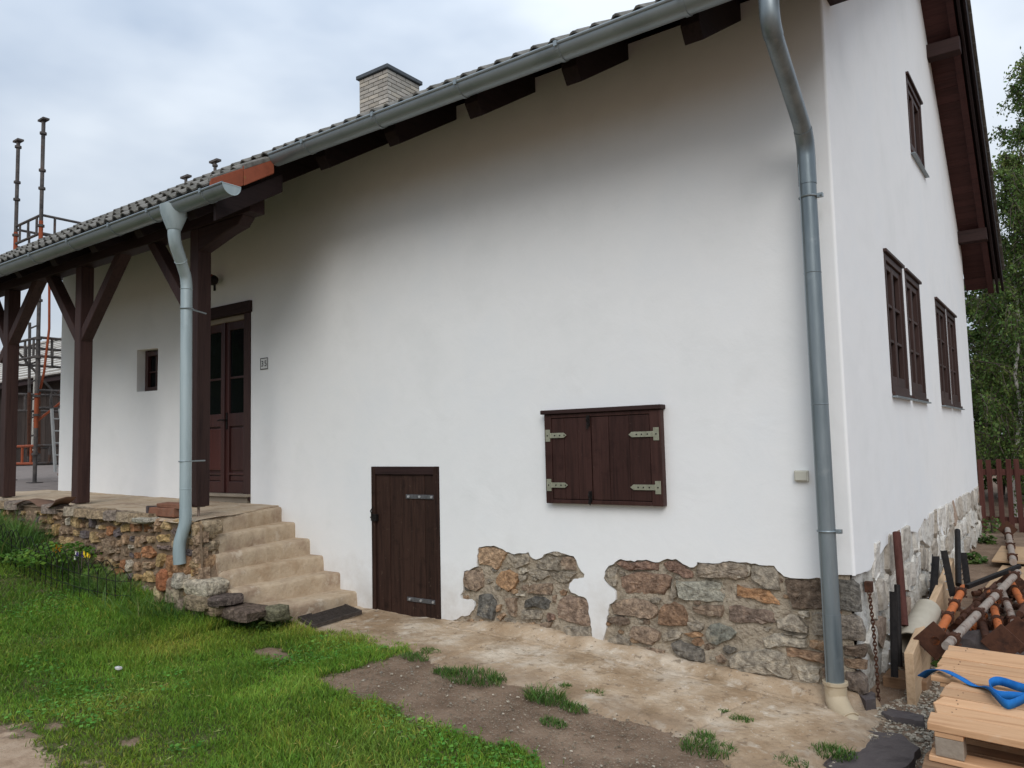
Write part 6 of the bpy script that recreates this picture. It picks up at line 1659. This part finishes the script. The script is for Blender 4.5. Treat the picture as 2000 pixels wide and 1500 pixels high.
# chain hanging at the corner
ch = thing('chain', 'rusty chain hanging down the corner of the stone plinth', 'chain', (.03, .2, 0))
c0, c1 = Vector((0.025,0.223,0.594)), Vector((0.06,0.129,-0.027))
nl = 30
for k in range(nl):
    t = k/(nl-1); c = c0.lerp(c1, t)+Vector((0, .03*math.sin(t*math.pi), 0))
    mb = MB(); L_ = .017; rr = .009
    ax_x = (k % 2 == 0)
    pts_ = []
    for j in range(12):
        a = 2*math.pi*j/12
        u = rr*math.cos(a); w_ = L_*math.sin(a)
        pts_.append(c+(Vector((u, 0, w_)) if ax_x else Vector((0, u, w_))))
    mb.tube(pts_+[pts_[0]], .0036, 5, caps=False)
    mb.build('chain_link', 'rust', ch)
box('chain_hook', 'rust', ch, -.01, .035, .255, .30, float(c0.z)-.005, float(c0.z)+.06, .003)

# plywood and planks lying behind the heap
for i, (pl, z, lab) in enumerate(((((.36, 3.0), (1.35, 2.85), (1.35, 4.5), (.40, 4.6)), .17, 'sheet of plywood lying on the ground behind the tube heap'),
                                  (((.30, 4.7), (1.6, 4.62), (1.6, 5.9), (.30, 6.0)), .20, 'sheet of plywood lying nearer the picket fence'),
                                  (((1.36, 3.6), (2.5, 3.4), (2.5, 5.2), (1.38, 5.4)), .24, 'orange toned plywood sheet at the right behind the tubes'))):
    o = MB().prism([(a, b, z) for a, b in pl], (0, 0, .02)).build('plywood_sheet', 'ply', bevel=.003); tag(o, lab, 'plywood', 'plywood sheets')
# dark slate slabs on the ground in front of the corner
for i, (pp, lab) in enumerate((([(0.025,-0.961,-0.023), (0.097,-0.412,-0.013), (0.263,-0.361,-0.017), (0.388,-0.563,-0.024), (0.37,-0.877,-0.022), (0.177,-1.122,-0.025)], 'broad dark slate slab on the ground left of the pallets'),
                               ([(0.12,-0.101,-0.008), (0.151,-0.008,-0.006), (0.326,-0.037,-0.008), (0.352,-0.174,-0.015), (0.194,-0.18,-0.01)], 'narrow dark slate slab between the drain pipe and the pallets'),
                               ([(-0.047,0.043,0.002), (-0.017,0.12,0.004), (0.047,0.111,0.005), (0.079,-0.027,0.003), (0.044,-0.124,0.001)], 'small grey stone beside the plastic drain pipe'))):
    c = [(p[0], p[1]) for p in pp]; z = sum(p[2] for p in pp)/len(pp)
    o = stone_mb(c, ((0, 0, z), (1, 0, 0), (0, 1, 0), (0, 0, 1)), proud=.006 if i < 2 else .04, back=.05, rough=.012 if i < 2 else .006, taper=.03, nsub=4).build('slate_slab', 'slate'); tag(o, lab, 'stone slab')
# gravel
gs = []
gm_ = MB()
def pebbles(n, region, smin, smax, seed, zoff=.0, name='gravel', mat=None, label=None):
    r = np.random.default_rng(seed)
    base = np.array([[1, 0, -.2], [-.5, .87, -.2], [-.5, -.87, -.2], [.5, .5, .55], [-.6, .1, .5], [.25, -.6, .5]])
    tri = np.array([[0, 1, 3], [1, 4, 3], [1, 2, 4], [2, 5, 4], [2, 0, 5], [0, 3, 5], [3, 4, 5]])
    xs_, ys_ = region(n, r)
    n = len(xs_)
    s = r.uniform(smin, smax, n)**1.0
    a = r.uniform(0, 6.28, n); fl = r.uniform(.4, .9, n)
    b = base[None]*(1+r.uniform(-.25, .25, (n, 6, 3)))
    X = b[:, :, 0]*np.cos(a)[:, None]-b[:, :, 1]*np.sin(a)[:, None]
    Y = (b[:, :, 0]*np.sin(a)[:, None]+b[:, :, 1]*np.cos(a)[:, None])*r.uniform(.6, 1, n)[:, None]
    Z = b[:, :, 2]*fl[:, None]
    v = np.stack([X*s[:, None]+xs_[:, None], Y*s[:, None]+ys_[:, None], Z*s[:, None]+(hgt(xs_, ys_)+zoff)[:, None]], 2).reshape(-1, 3)
    f = (tri[None]+np.arange(n)[:, None, None]*6).reshape(-1, 3)
    o = np_mesh(name, v, f, mat, False)
    at = o.data.color_attributes.new('tint', 'FLOAT_COLOR', 'POINT')
    t = r.choice([1.0, .85, .7, .5, 1.1], n)[:, None]*np.array([1, .96, .9])[None]*r.uniform(.85, 1.1, (n, 1))
    c = np.concatenate([np.repeat(t, 6, 0), np.ones((n*6, 1))], 1).astype(np.float32)
    at.data.foreach_set('color', c.ravel())
    tag(o, label, kind='stuff')
    return o
MT['pebble'] = pm('limestone_gravel', [(.36, .325, .27), (.52, .48, .41)], scale=20, rough=.95, bump=.4, bscale=60, attr='tint')
MT['grit'] = pm('earth_grit', [(.20, .165, .125), (.36, .31, .245)], scale=20, rough=.95, bump=.4, bscale=60, attr='tint')
def reg_gravel(n, r):
    x = r.uniform(-.10, 1.0, n); y = r.uniform(-1.7, 1.6, n)
    k = ((x > .05+.12*np.sin(y*5)) & (x < .75)) & ~((x > .5) & (y < -.15)) & ((y > -.55) | (x > .25)) & (x < .62+.2*np.sin(3*y))
    return x[k], y[k]
pebbles(9000, reg_gravel, .006, .017, 3, .004, 'gravel', 'pebble', 'pale limestone gravel between the house corner and the pallets')
def reg_soil(n, r):
    x = r.uniform(-3.2, .3, n); y = r.uniform(-2.4, -.15, n)
    k = ~inside(LAWN, x, y) & (pnoise(x, y, 4, 2) > -.5)
    return x[k], y[k]
pebbles(11000, reg_soil, .002, .008, 4, .010, 'grit', 'grit', 'scattered grit and small pale stones on the bare soil')
def reg_big(n, r):
    x = r.uniform(-3.2, .2, n); y = r.uniform(-2.4, -.8, n)
    k = ~inside(LAWN, x, y)
    return x[k], y[k]
pebbles(230, reg_big, .006, .015, 6, .012, 'pebbles', 'pebble', 'scattered pale pebbles on the bare soil')
o = lump('stone_chip', ((-4.262,-2.199,0.1)), (.06, .035, .02), (.62, .62, .62), None, seed=2.2); tag(o, 'tiny white stone chip lying alone on the lawn', 'stone')

# ================================================================ plants
def blades(name, xs_, ys_, h, w, lean, mat, r, tint, z0=None, segs=2):
    """grass blades, each a bent tapering strip"""
    n = len(xs_)
    a = r.uniform(0, 2*np.pi, n); b = r.uniform(0, 2*np.pi, n)
    dx, dy = np.cos(a), np.sin(a); wx, wy = -np.sin(b), np.cos(b)
    z = (hgt(xs_, ys_) if z0 is None else z0)
    L = r.uniform(.15, 1.0, n)*lean
    def P(t, ww):
        off = h*L*t**1.8; zz = z+h*t*(1-.35*L*t)
        cx, cy = xs_+dx*off, ys_+dy*off
        return np.stack([cx-wx*ww, cy-wy*ww, zz], 1), np.stack([cx+wx*ww, cy+wy*ww, zz], 1)
    l0, r0 = P(0.0, w*.5); l1, r1 = P(.55, w*.42); tp, _ = P(1.0, w*0)
    v = np.stack([l0, r0, l1, r1, tp], 1).reshape(-1, 3)
    base = np.arange(n)[:, None]*5
    f = np.concatenate([base+np.array([0, 1, 3]), base+np.array([0, 3, 2]), base+np.array([2, 3, 4])], 0)
    o = np_mesh(name, v, f, mat, True)
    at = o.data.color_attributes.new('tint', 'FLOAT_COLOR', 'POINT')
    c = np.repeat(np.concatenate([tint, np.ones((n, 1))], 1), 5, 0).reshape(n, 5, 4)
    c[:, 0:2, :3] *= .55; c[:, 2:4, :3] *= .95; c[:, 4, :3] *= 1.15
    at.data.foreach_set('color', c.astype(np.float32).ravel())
    return o
def tints(n, r, x=None, y=None, dry=.06):
    t = np.ones((n, 3))*r.uniform(.6, 1.4, (n, 1))
    t[:, 0] *= r.uniform(.85, 1.25, n); t[:, 2] *= r.uniform(.8, 1.2, n)
    if x is not None:
        q = pnoise(x, y, 1.6, 4.0); p2 = pnoise(x, y, 4.2, 7.0)
        t[:, 0] *= 1+.35*np.clip(q, 0, 1); t *= (1+.22*p2)[:, None]
        d = r.random(n) < dry+.10*np.clip(q-.25, 0, 1)
    else:
        d = r.random(n) < dry
    t[d] = np.array([2.6, 1.35, 2.0])*r.uniform(.7, 1.2, (d.sum(), 1))
    return t
def leaves(parent, pts, size, mat, rr, flat=.5, droop=0., name='foliage', tint=None, asp=.62):
    n = len(pts)
    a = rr.uniform(0, 6.28, n); el = rr.uniform(-1, 1, n)*(1-flat)*1.4-droop
    d = np.stack([np.cos(a)*np.cos(el), np.sin(a)*np.cos(el), np.sin(el)], 1)
    s = np.cross(d, rr.normal(0, 1, (n, 3))*np.array([.6, .6, 1])+np.array([0, 0, flat*2]))
    s /= np.linalg.norm(s, axis=1)[:, None]+1e-6
    L = (size*rr.uniform(.6, 1.3, n))[:, None]
    c = pts
    v = np.stack([c-d*L*.5, c+s*L*asp*.5, c+d*L*.5, c-s*L*asp*.5], 1).reshape(-1, 3)
    f = np.arange(4*n).reshape(-1, 4)
    o = np_mesh(name, v, f, mat, True)
    if parent is not None: o.parent = parent
    at = o.data.color_attributes.new('tint', 'FLOAT_COLOR', 'POINT')
    t = np.ones((n, 3))*rr.uniform(.6, 1.35, (n, 1)); t[:, 0] *= rr.uniform(.8, 1.25, n)
    if tint is not None: t *= tint
    at.data.foreach_set('color', np.repeat(np.concatenate([t, np.ones((n, 1))], 1), 4, 0).astype(np.float32).ravel())
    return o
r = np.random.default_rng(21)
def lawn_points(n, x0, x1, y0, y1):
    x = r.uniform(x0, x1, n); y = r.uniform(y0, y1, n)
    jx = .07*pnoise(x, y, 8, 1)+.03*pnoise(x, y, 30, 2); jy = .06*pnoise(x, y, 8, 6)+.03*pnoise(x, y, 30, 9)
    k = inside(LAWN, x+jx, y+jy)
    for (b, ra, rb) in BARE:
        dd = ((x-b[0])**2/ra**2+(y-b[1])**2/rb**2)
        k &= np.sqrt(dd)+.45*pnoise(x, y, 12, 3) > r.uniform(.55, 1.25, n)
    sx, sy = (-3.378,-3.411,0.033)[:2]
    k &= (np.sqrt((x-sx)**2/.85**2+(y-sy)**2/.36**2)+.3*pnoise(x, y, 9, 8)) > r.uniform(.85, 1.35, n)
    return x[k], y[k]
X, Y = [], []
for (n, a) in ((230000, (-6.0, -.8, -3.9, -.7)), (75000, (-10.5, -6.0, -4.2, -1.25)), (22000, (-10.5, -2.4, -6.4, -3.9)), (9000, (-14, -10.5, -5, -1.2))):
    x, y = lawn_points(n, *a); X.append(x); Y.append(y)
X = np.concatenate(X); Y = np.concatenate(Y); n = len(X)
xe = r.uniform(-4.5, -.6, 90000); ye = r.uniform(-3.0, -.6, 90000)          # stragglers beyond the edge
ke = inside(LAWN, xe+r.normal(0, .06, 90000), ye+r.normal(0, .06, 90000)) & ~inside(LAWN, xe, ye) & (r.random(90000) < .30) & (pnoise(xe, ye, 9, 2) > -.2)
X = np.concatenate([X, xe[ke]]); Y = np.concatenate([Y, ye[ke]]); n = len(X)
thin = pnoise(X, Y, 2.1, 12.0)
worn = np.clip(1-((X+3.6)**2+(Y+3.3)**2)/1.6, 0, 1)                     # worn corner by the sandy patch
kp = r.random(n) > .35*np.clip(thin, 0, 1)+.55*worn
X, Y = X[kp], Y[kp]; n = len(X)
dw = np.clip(1-(-1.25-Y)/.55, 0, 1)*(X < -4.6)                            # longer towards the wall
h = r.uniform(.022, .058, n)*(1+.5*pnoise(X, Y, 3, 5)+.3*pnoise(X, Y, 9, 2))*np.where(r.random(n) < .06, 1.5, 1)*(1-.35*np.clip(1-((X+3.6)**2+(Y+3.3)**2)/1.6, 0, 1))+dw*r.uniform(.03, .14, n)
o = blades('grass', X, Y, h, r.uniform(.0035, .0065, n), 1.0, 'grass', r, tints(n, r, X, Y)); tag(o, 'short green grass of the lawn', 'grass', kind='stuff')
# clover and other small leaves in the lawn, and bits of straw
x, y = lawn_points(26000, -7.5, -.8, -3.9, -.9)
k = pnoise(x, y, 2.4, 15.0) > .30; x, y = x[k], y[k]
ob = leaves(None, np.stack([x, y, hgt(x, y)+r.uniform(.015, .05, len(x))], 1), .022, 'grass', r, .85, 0., 'clover', np.array([.75, 1.0, 1.25]), .9); tag(ob, 'patches of clover leaves in the lawn', 'clover', kind='stuff')
x, y = lawn_points(900, -7.0, -.8, -3.9, -.9)
ob = leaves(None, np.stack([x, y, hgt(x, y)+r.uniform(.02, .045, len(x))], 1), .055, 'grass', r, .9, 0., 'straw', np.array([3.2, 1.7, 5.0]), .07); tag(ob, 'bits of dry straw on the lawn', 'straw', kind='stuff')
# rank grass at the foot of the retaining wall
n = 5200
x = r.uniform(-10.4, -4.5, n); y = -1.30-np.abs(r.normal(0, .16, n))+np.where(x > -4.9, .25, 0)
k = pnoise(x, y, 2.6, 3)+.5*(x < -8.3) > -.15; x, y = x[k], y[k]; n = len(x)
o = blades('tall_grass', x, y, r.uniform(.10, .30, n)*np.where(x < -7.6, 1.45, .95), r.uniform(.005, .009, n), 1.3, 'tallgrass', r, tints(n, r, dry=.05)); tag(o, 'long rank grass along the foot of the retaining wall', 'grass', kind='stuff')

def clump(name, label, cat, p, n, rad, h0, h1, w, lean, mat='tallgrass', group=None, dry=.04, seed=0):
    rr = np.random.default_rng(seed+100)
    a = rr.uniform(0, 6.28, n); q = rad*np.sqrt(rr.random(n))
    x = p[0]+q*np.cos(a)*1.2; y = p[1]+q*np.sin(a)*.8
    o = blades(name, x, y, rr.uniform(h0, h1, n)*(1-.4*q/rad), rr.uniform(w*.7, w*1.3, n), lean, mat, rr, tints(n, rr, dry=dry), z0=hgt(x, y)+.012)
    return tag(o, label, cat, group)
TUFTS = [((-2.097,-1.03,0.061), .20, .10, 'broad grass tuft at the edge of the concrete below the stone patch'), ((-1.957,-0.982,0.058), .05, .06, 'small round tuft right of the broad tuft at the concrete edge'),
         ((-1.516,-1.078,0.034), .115, .15, 'tallest grass tuft standing alone in the bare soil'), ((-1.541,-0.813,0.037), .04, .05, 'tiny tuft above and right of the tallest tuft'),
         ((-1.304,-1.096,0.024), .075, .07, 'low tuft right of the tallest tuft'), ((-1.327,-0.805,0.028), .06, .05, 'thin straggling tuft in the concrete joint'), ((-1.292,-1.34,0.02), .07, .05, 'sparse tuft below the tallest tuft in the soil'),
         ((-0.49,-0.661,-0.018), .055, .06, 'small tuft in the concrete joint left of the drain pipe'), ((-0.499,-1.138,-0.022), .13, .09, 'large spreading tuft at the bottom near the concrete joint'), ((-0.567,-1.004,-0.02), .06, .07, 'upright thin tuft just above the spreading one'),
         ((0.034,-0.82,-0.039), .10, .09, 'dark green tuft beside the slate slab'), ((-0.109,-1.041,-0.037), .07, .06, 'tuft at the bottom edge left of the slate tuft'), ((-2.701,-0.775,0.081), .08, .06, 'tuft at the tip of the lawn nearest the cellar door'), ((-2.711,-0.923,0.078), .10, .06, 'low tuft joining the lawn tip and the soil'),
         ((-0.614,-0.587,-0.012), .03, .03, 'tiny yellowish tuft in the concrete'), ((-2.324,-1.043,0.062), .09, .07, 'tuft at the left of the broad one')]
for i, (p, rad, hh, lab) in enumerate(TUFTS):
    clump('grass_tuft', lab, 'grass tuft', p, int(2600*rad), rad, hh*.4, hh, .005, 1.2, group='grass tufts in the soil and concrete', seed=i)
def leafy(name, label, cat, p, n, rad, hgt_, leaf, mat, seed, group=None, flat=.5, part=None):
    """low leafy plant: stem plus many small leaves"""
    rr = np.random.default_rng(seed+300)
    t = thing(name, label, cat, p, group)
    u = rr.random(n)**.6; a = rr.uniform(0, 6.28, n)
    x = rad*u*np.cos(a); y = rad*u*np.sin(a); z = hgt_*rr.random(n)*np.sqrt(np.clip(1-u*u*.8, 0, 1))+.01
    leaves(t, np.stack([x, y, z], 1), leaf, mat, rr, flat)
    mb = MB()
    for k in range(5):
        q = rr.uniform(-rad*.5, rad*.5, 2)
        mb.tube([p, (p[0]+q[0]*.5, p[1]+q[1]*.5, p[2]+hgt_*.5), (p[0]+q[0], p[1]+q[1], p[2]+hgt_*.85)], [.006, .005, .003], 5)
    mb.build('stem', 'tallgrass' if False else 'bark', t)
    return t
leafy('leafy_weed', 'green leafy weed growing at the left end of the lowest step', 'weed', (-4.453,-0.867,0.097), 420, .20, .13, .045, 'treeleaf', 1)
leafy('leafy_weed', 'green weed sprouting under the dark slabs beside the stairs', 'weed', (-4.674,-0.96,0.115), 260, .16, .12, .04, 'treeleaf', 9)
clump('grass_clump', 'long grass clump under the dark slabs at the stair flank', 'grass clump', (-4.794,-1.026,0.132), 320, .2, .08, .2, .008, 1.1, group='tall grass clumps by the retaining wall', seed=77)
leafy('clover_patch', 'broad leaved weed at the end of the flower bed beside the wire edging', 'weed', (-6.335,-1.378,0.362), 160, .13, .16, .09, 'flowerleaf', 2)
leafy('bedding_plant', 'low bright green bedding plants inside the wire edging', 'flower', (-6.751,-1.55,0.568), 900, .42, .16, .045, 'flowerleaf', 3)
for i, (q, c, lab) in enumerate((((-6.799,-1.5,0.678), (.75, .35, .02), 'orange flower at the left of the flower bed'), ((-6.311,-1.5,0.651), (.05, .03, .12), 'dark purple pansy in the middle of the flower bed'), ((-6.185,-1.5,0.654), (.75, .52, .03), 'yellow flower at the right of the flower bed'), ((-6.369,-1.5,0.638), (.70, .68, .6), 'white flower beside the purple pansy'))):
    m = pm('petal_%d' % i, [c, tuple(min(1, k*1.2) for k in c)], scale=30, rough=.7, bump=0)
    t = thing('pansy', lab, 'flower', (q[0], q[1], float(hgt(q[0], q[1]))), 'flowers in the bed')
    for k in range(5 if i else 12):
        cc = Vector(q)+Vector((rng.uniform(-.05, .05), rng.uniform(-.03, .03), rng.uniform(-.03, .03)))
        mb = MB()
        for a in range(5):
            an = a*1.2566; d = Vector((math.cos(an), -.3, math.sin(an))); s_ = Vector((-math.sin(an), 0, math.cos(an)))
            mb.add([cc, cc+d*.014+s_*.009, cc+d*.022, cc+d*.014-s_*.009], [(0, 1, 2, 3)])
        mb.build('blossom', m, t)
    MB().tube([(q[0], q[1], float(hgt(q[0], q[1]))), (q[0], q[1], q[2])], .004, 5).build('stem', 'bark', t)
# fern-like tall plants at the left by the wall
for i, (q, n, rad, h0, h1, lab) in enumerate((((-7.64,-1.578,0.562), 900, .40, .25, .60, 'tall dark grass clump at the left edge below the porch post'), ((-7.872,-1.246,0.586), 800, .36, .2, .48, 'dense dark clump of long grass left of the flower bed'),
                                              ((-6.023,-1.495,0.317), 380, .20, .1, .3, 'dark grass clump in front of the wire edging'), ((-6.127,-0.993,0.344), 300, .16, .1, .30, 'long grass clump under the wire edging near the downpipe'), ((-8.385,-1.588,0.65), 700, .4, .25, .55, 'tall grass clump at the far left against the retaining wall'))):
    clump('grass_clump', lab, 'grass clump', q, n, rad, h0, h1, .010, 1.1, group='tall grass clumps by the retaining wall', seed=40+i)

# wire hoop edging round the flower bed
we = thing('wire_edging', 'low black wire hoop edging round the flower bed below the retaining wall', 'edging', (-6.6, -1.7, .3))
path = [Vector(p) for p in ((-6.644,-1.62,0.631), (-6.343,-1.62,0.696), (-6.038,-1.66,0.608), (-5.564,-1.68,0.635), (-5.106,-1.66,0.657), (-5.05,-1.52,0.691), (-5.123,-1.4,0.742))]
path = [Vector((p.x, p.y, float(hgt(p.x, p.y)))) for p in ([Vector((-8.1, -1.72, 0)), Vector((-7.4, -1.74, 0)), Vector((-6.9, -1.74, 0)), Vector((-6.4, -1.72, 0)), Vector((-5.95, -1.68, 0)), Vector((-5.6, -1.55, 0)), Vector((-5.45, -1.36, 0))])]
P_ = []
for i in range(len(path)-1):
    L_ = (path[i+1]-path[i]).length; m = max(1, int(L_/.085))
    for k in range(m): P_.append(path[i].lerp(path[i+1], k/m))
for i in range(len(P_)-2):
    a, b = P_[i], P_[i+2]
    hh = .36+.03*math.sin(i*2.1)
    pts_ = [a+Vector((0, 0, -.02)), a+Vector((0, 0, hh*.72))]
    for k in range(1, 6):
        t = k/6; pts_.append(a.lerp(b, t)+Vector((0, 0, hh*.72+hh*.28*math.sin(t*math.pi))))
    pts_ += [b+Vector((0, 0, hh*.72)), b+Vector((0, 0, -.02))]
    MB().tube(pts_, .0032, 5, caps=False).build('hoop', 'iron', we)
for zz in (.10, .22):
    MB().tube([p+Vector((0, 0, zz)) for p in P_], .0028, 5).build('cross_wire', 'iron', we)

# ---- trees
def limb(mb, p, d, L, r0, r1, rr, bend=.15, seg=5, droop=0.):
    pts = [Vector(p)]; d = Vector(d).normalized()
    for k in range(seg):
        d = (d+Vector((rr.normal(0, bend), rr.normal(0, bend), rr.normal(0, bend)-droop))).normalized()
        pts.append(pts[-1]+d*(L/seg))
    rs = [r0+(r1-r0)*k/seg for k in range(seg+1)]
    mb.tube(pts, rs, 7)
    return pts, d
def birch(label, p, H, spread, nl, seed, crown0=.18, lean=(0, 0), leaf=.055, dens=1.0, bark='birchbark', leafmat='birchleaf', group='birches behind the fence', name='birch_tree', droop=1.0):
    rr = np.random.default_rng(seed)
    t = thing(name, label, 'tree', p, group)
    mb = MB(); tw = MB()
    pts = [Vector(p)]
    for k in range(1, 11):
        pts.append(Vector((p[0]+lean[0]*k/10+rr.normal(0, .05), p[1]+lean[1]*k/10+rr.normal(0, .05), p[2]+H*k/10)))
    r0 = H*(.0105 if droop < .9 else .0075)
    mb.tube(pts, [r0*(1-.92*k/10) for k in range(11)], 10)
    L = []
    nb = int(46*dens)
    for i in range(nb):
        f = crown0+(1-crown0)*(i+rr.random())/nb
        k = min(int(f*10), 9); b = pts[k].lerp(pts[k+1], f*10-k)
        a = i*2.399+rr.normal(0, .3)
        ln = spread*(1.05-f*.86)*rr.uniform(.75, 1.15)
        q, d = limb(tw, b, (math.cos(a), math.sin(a), .55+.5*f), ln, r0*.34*(1.1-f), .006, rr, .13, 5, .03*droop)
        for j in range(1, len(q)):
            m = int(3+2*droop)
            for s_ in range(m):
                st = q[j-1].lerp(q[j], rr.random())
                hl = rr.uniform(.35, 1.05)*(.55+.45*(1-f))*(spread/2.2)
                dd = Vector((rr.normal(0, .5), rr.normal(0, .5), -.9*droop+rr.normal(0, .3)+.3*(1-droop)))
                q2, _ = limb(tw, st, dd, hl, .007, .003, rr, .12, 3, .10*droop)
                L.append((q2, hl))
    tot = sum(h for _, h in L); P = []
    for q2, hl in L:
        m = max(2, int(nl*hl/tot))
        for _ in range(m):
            j = rr.integers(0, len(q2)-1)
            c = q2[j].lerp(q2[j+1], rr.random())
            P.append((c.x-p[0]+rr.normal(0, .045), c.y-p[1]+rr.normal(0, .045), c.z-p[2]+rr.normal(0, .05)))
    tr = mb.build('trunk', bark, t)
    tw.build('branches', 'bark', t)
    leaves(t, np.array(P), leaf, leafmat, rr, .25, .5*droop, 'crown')
    return t
def gz(x, y): return (x, y, float(hgt(x, y))-.03)
birch('tall slender birch with a thin drooping top right of the gable', gz(.55, 13.2), 9.4, 2.1, 34000, 3, crown0=.10, lean=(.35, .2), leaf=.072, dens=1.0)
birch('birch with a pale trunk seen through the picket fence', gz(.22, 10.6), 6.2, 1.7, 24000, 5, crown0=.10, lean=(.35, .1), leaf=.06, dens=.8)
birch('birch behind the house corner with hanging twigs', gz(-1.3, 13.0), 8.2, 2.3, 26000, 8, crown0=.15, leaf=.07, dens=.9)
birch('birch at the right edge behind the fence', gz(1.9, 12.6), 8.3, 2.1, 28000, 12, crown0=.12, leaf=.07, dens=.9)
for i, (x, y, H, sp, lab) in enumerate(((-.4, 16.5, 5.4, 2.6, 'dense dark green tree behind the birches at the house corner'), (1.6, 17.2, 6.0, 2.7, 'dense dark tree filling the gap behind the fence'), (3.8, 16.6, 6.2, 2.8, 'dense dark tree at the far right behind the fence'),
                                         (.6, 14.8, 3.4, 1.9, 'low bushy tree directly behind the picket fence'), (-1.9, 15.2, 4.2, 2.0, 'bushy tree hidden mostly by the gable'))):
    birch(lab, gz(x, y), H, sp, 20000, 30+i, crown0=.04, leaf=.105, dens=.75, bark='bark', leafmat='treeleaf', group='dense trees behind the fence', name='broadleaf_tree', droop=.25)
for i, (x, y, lab) in enumerate(((.02, 8.3, 'weeds at the foot of the fence beside the gable end'), (.65, 8.45, 'green weeds under the pickets left of the lying tube'), (1.25, 8.45, 'green weeds under the pickets at the right'), (.12, 5.0, 'small weed at the gable foot behind the posts'), (.10, 6.7, 'dry weed at the far end of the gable foot'), (.35, 1.0, 'weed between the long plank and the tubes'))):
    leafy('weed', lab, 'weed', gz(x, y), 160, .20 if i < 3 else .12, .26 if i < 3 else .14, .06, 'treeleaf', 60+i, group='weeds by the gable and fence')

# trees across the yard, left of and behind the camera: they show in the door glass
for i, (x, y, H) in enumerate(((-19, -8.5, 8.0), (-23, -11.5, 9.5), (-27, -14.5, 9.0), (-32, -17, 10.5), (-37, -20.5, 11), (-30, -11, 9.5))):
    birch('dense leafy tree across the yard, '+('nearest the porch', 'second from the porch', 'third from the porch', 'fourth from the porch', 'farthest and tallest of the row', 'standing behind the row')[i], gz(x, y), H, 3.4, 5000, 70+i, crown0=.08, leaf=.30, dens=.5, bark='bark', leafmat='treeleaf', group='trees across the yard', name='yard_tree', droop=.2)
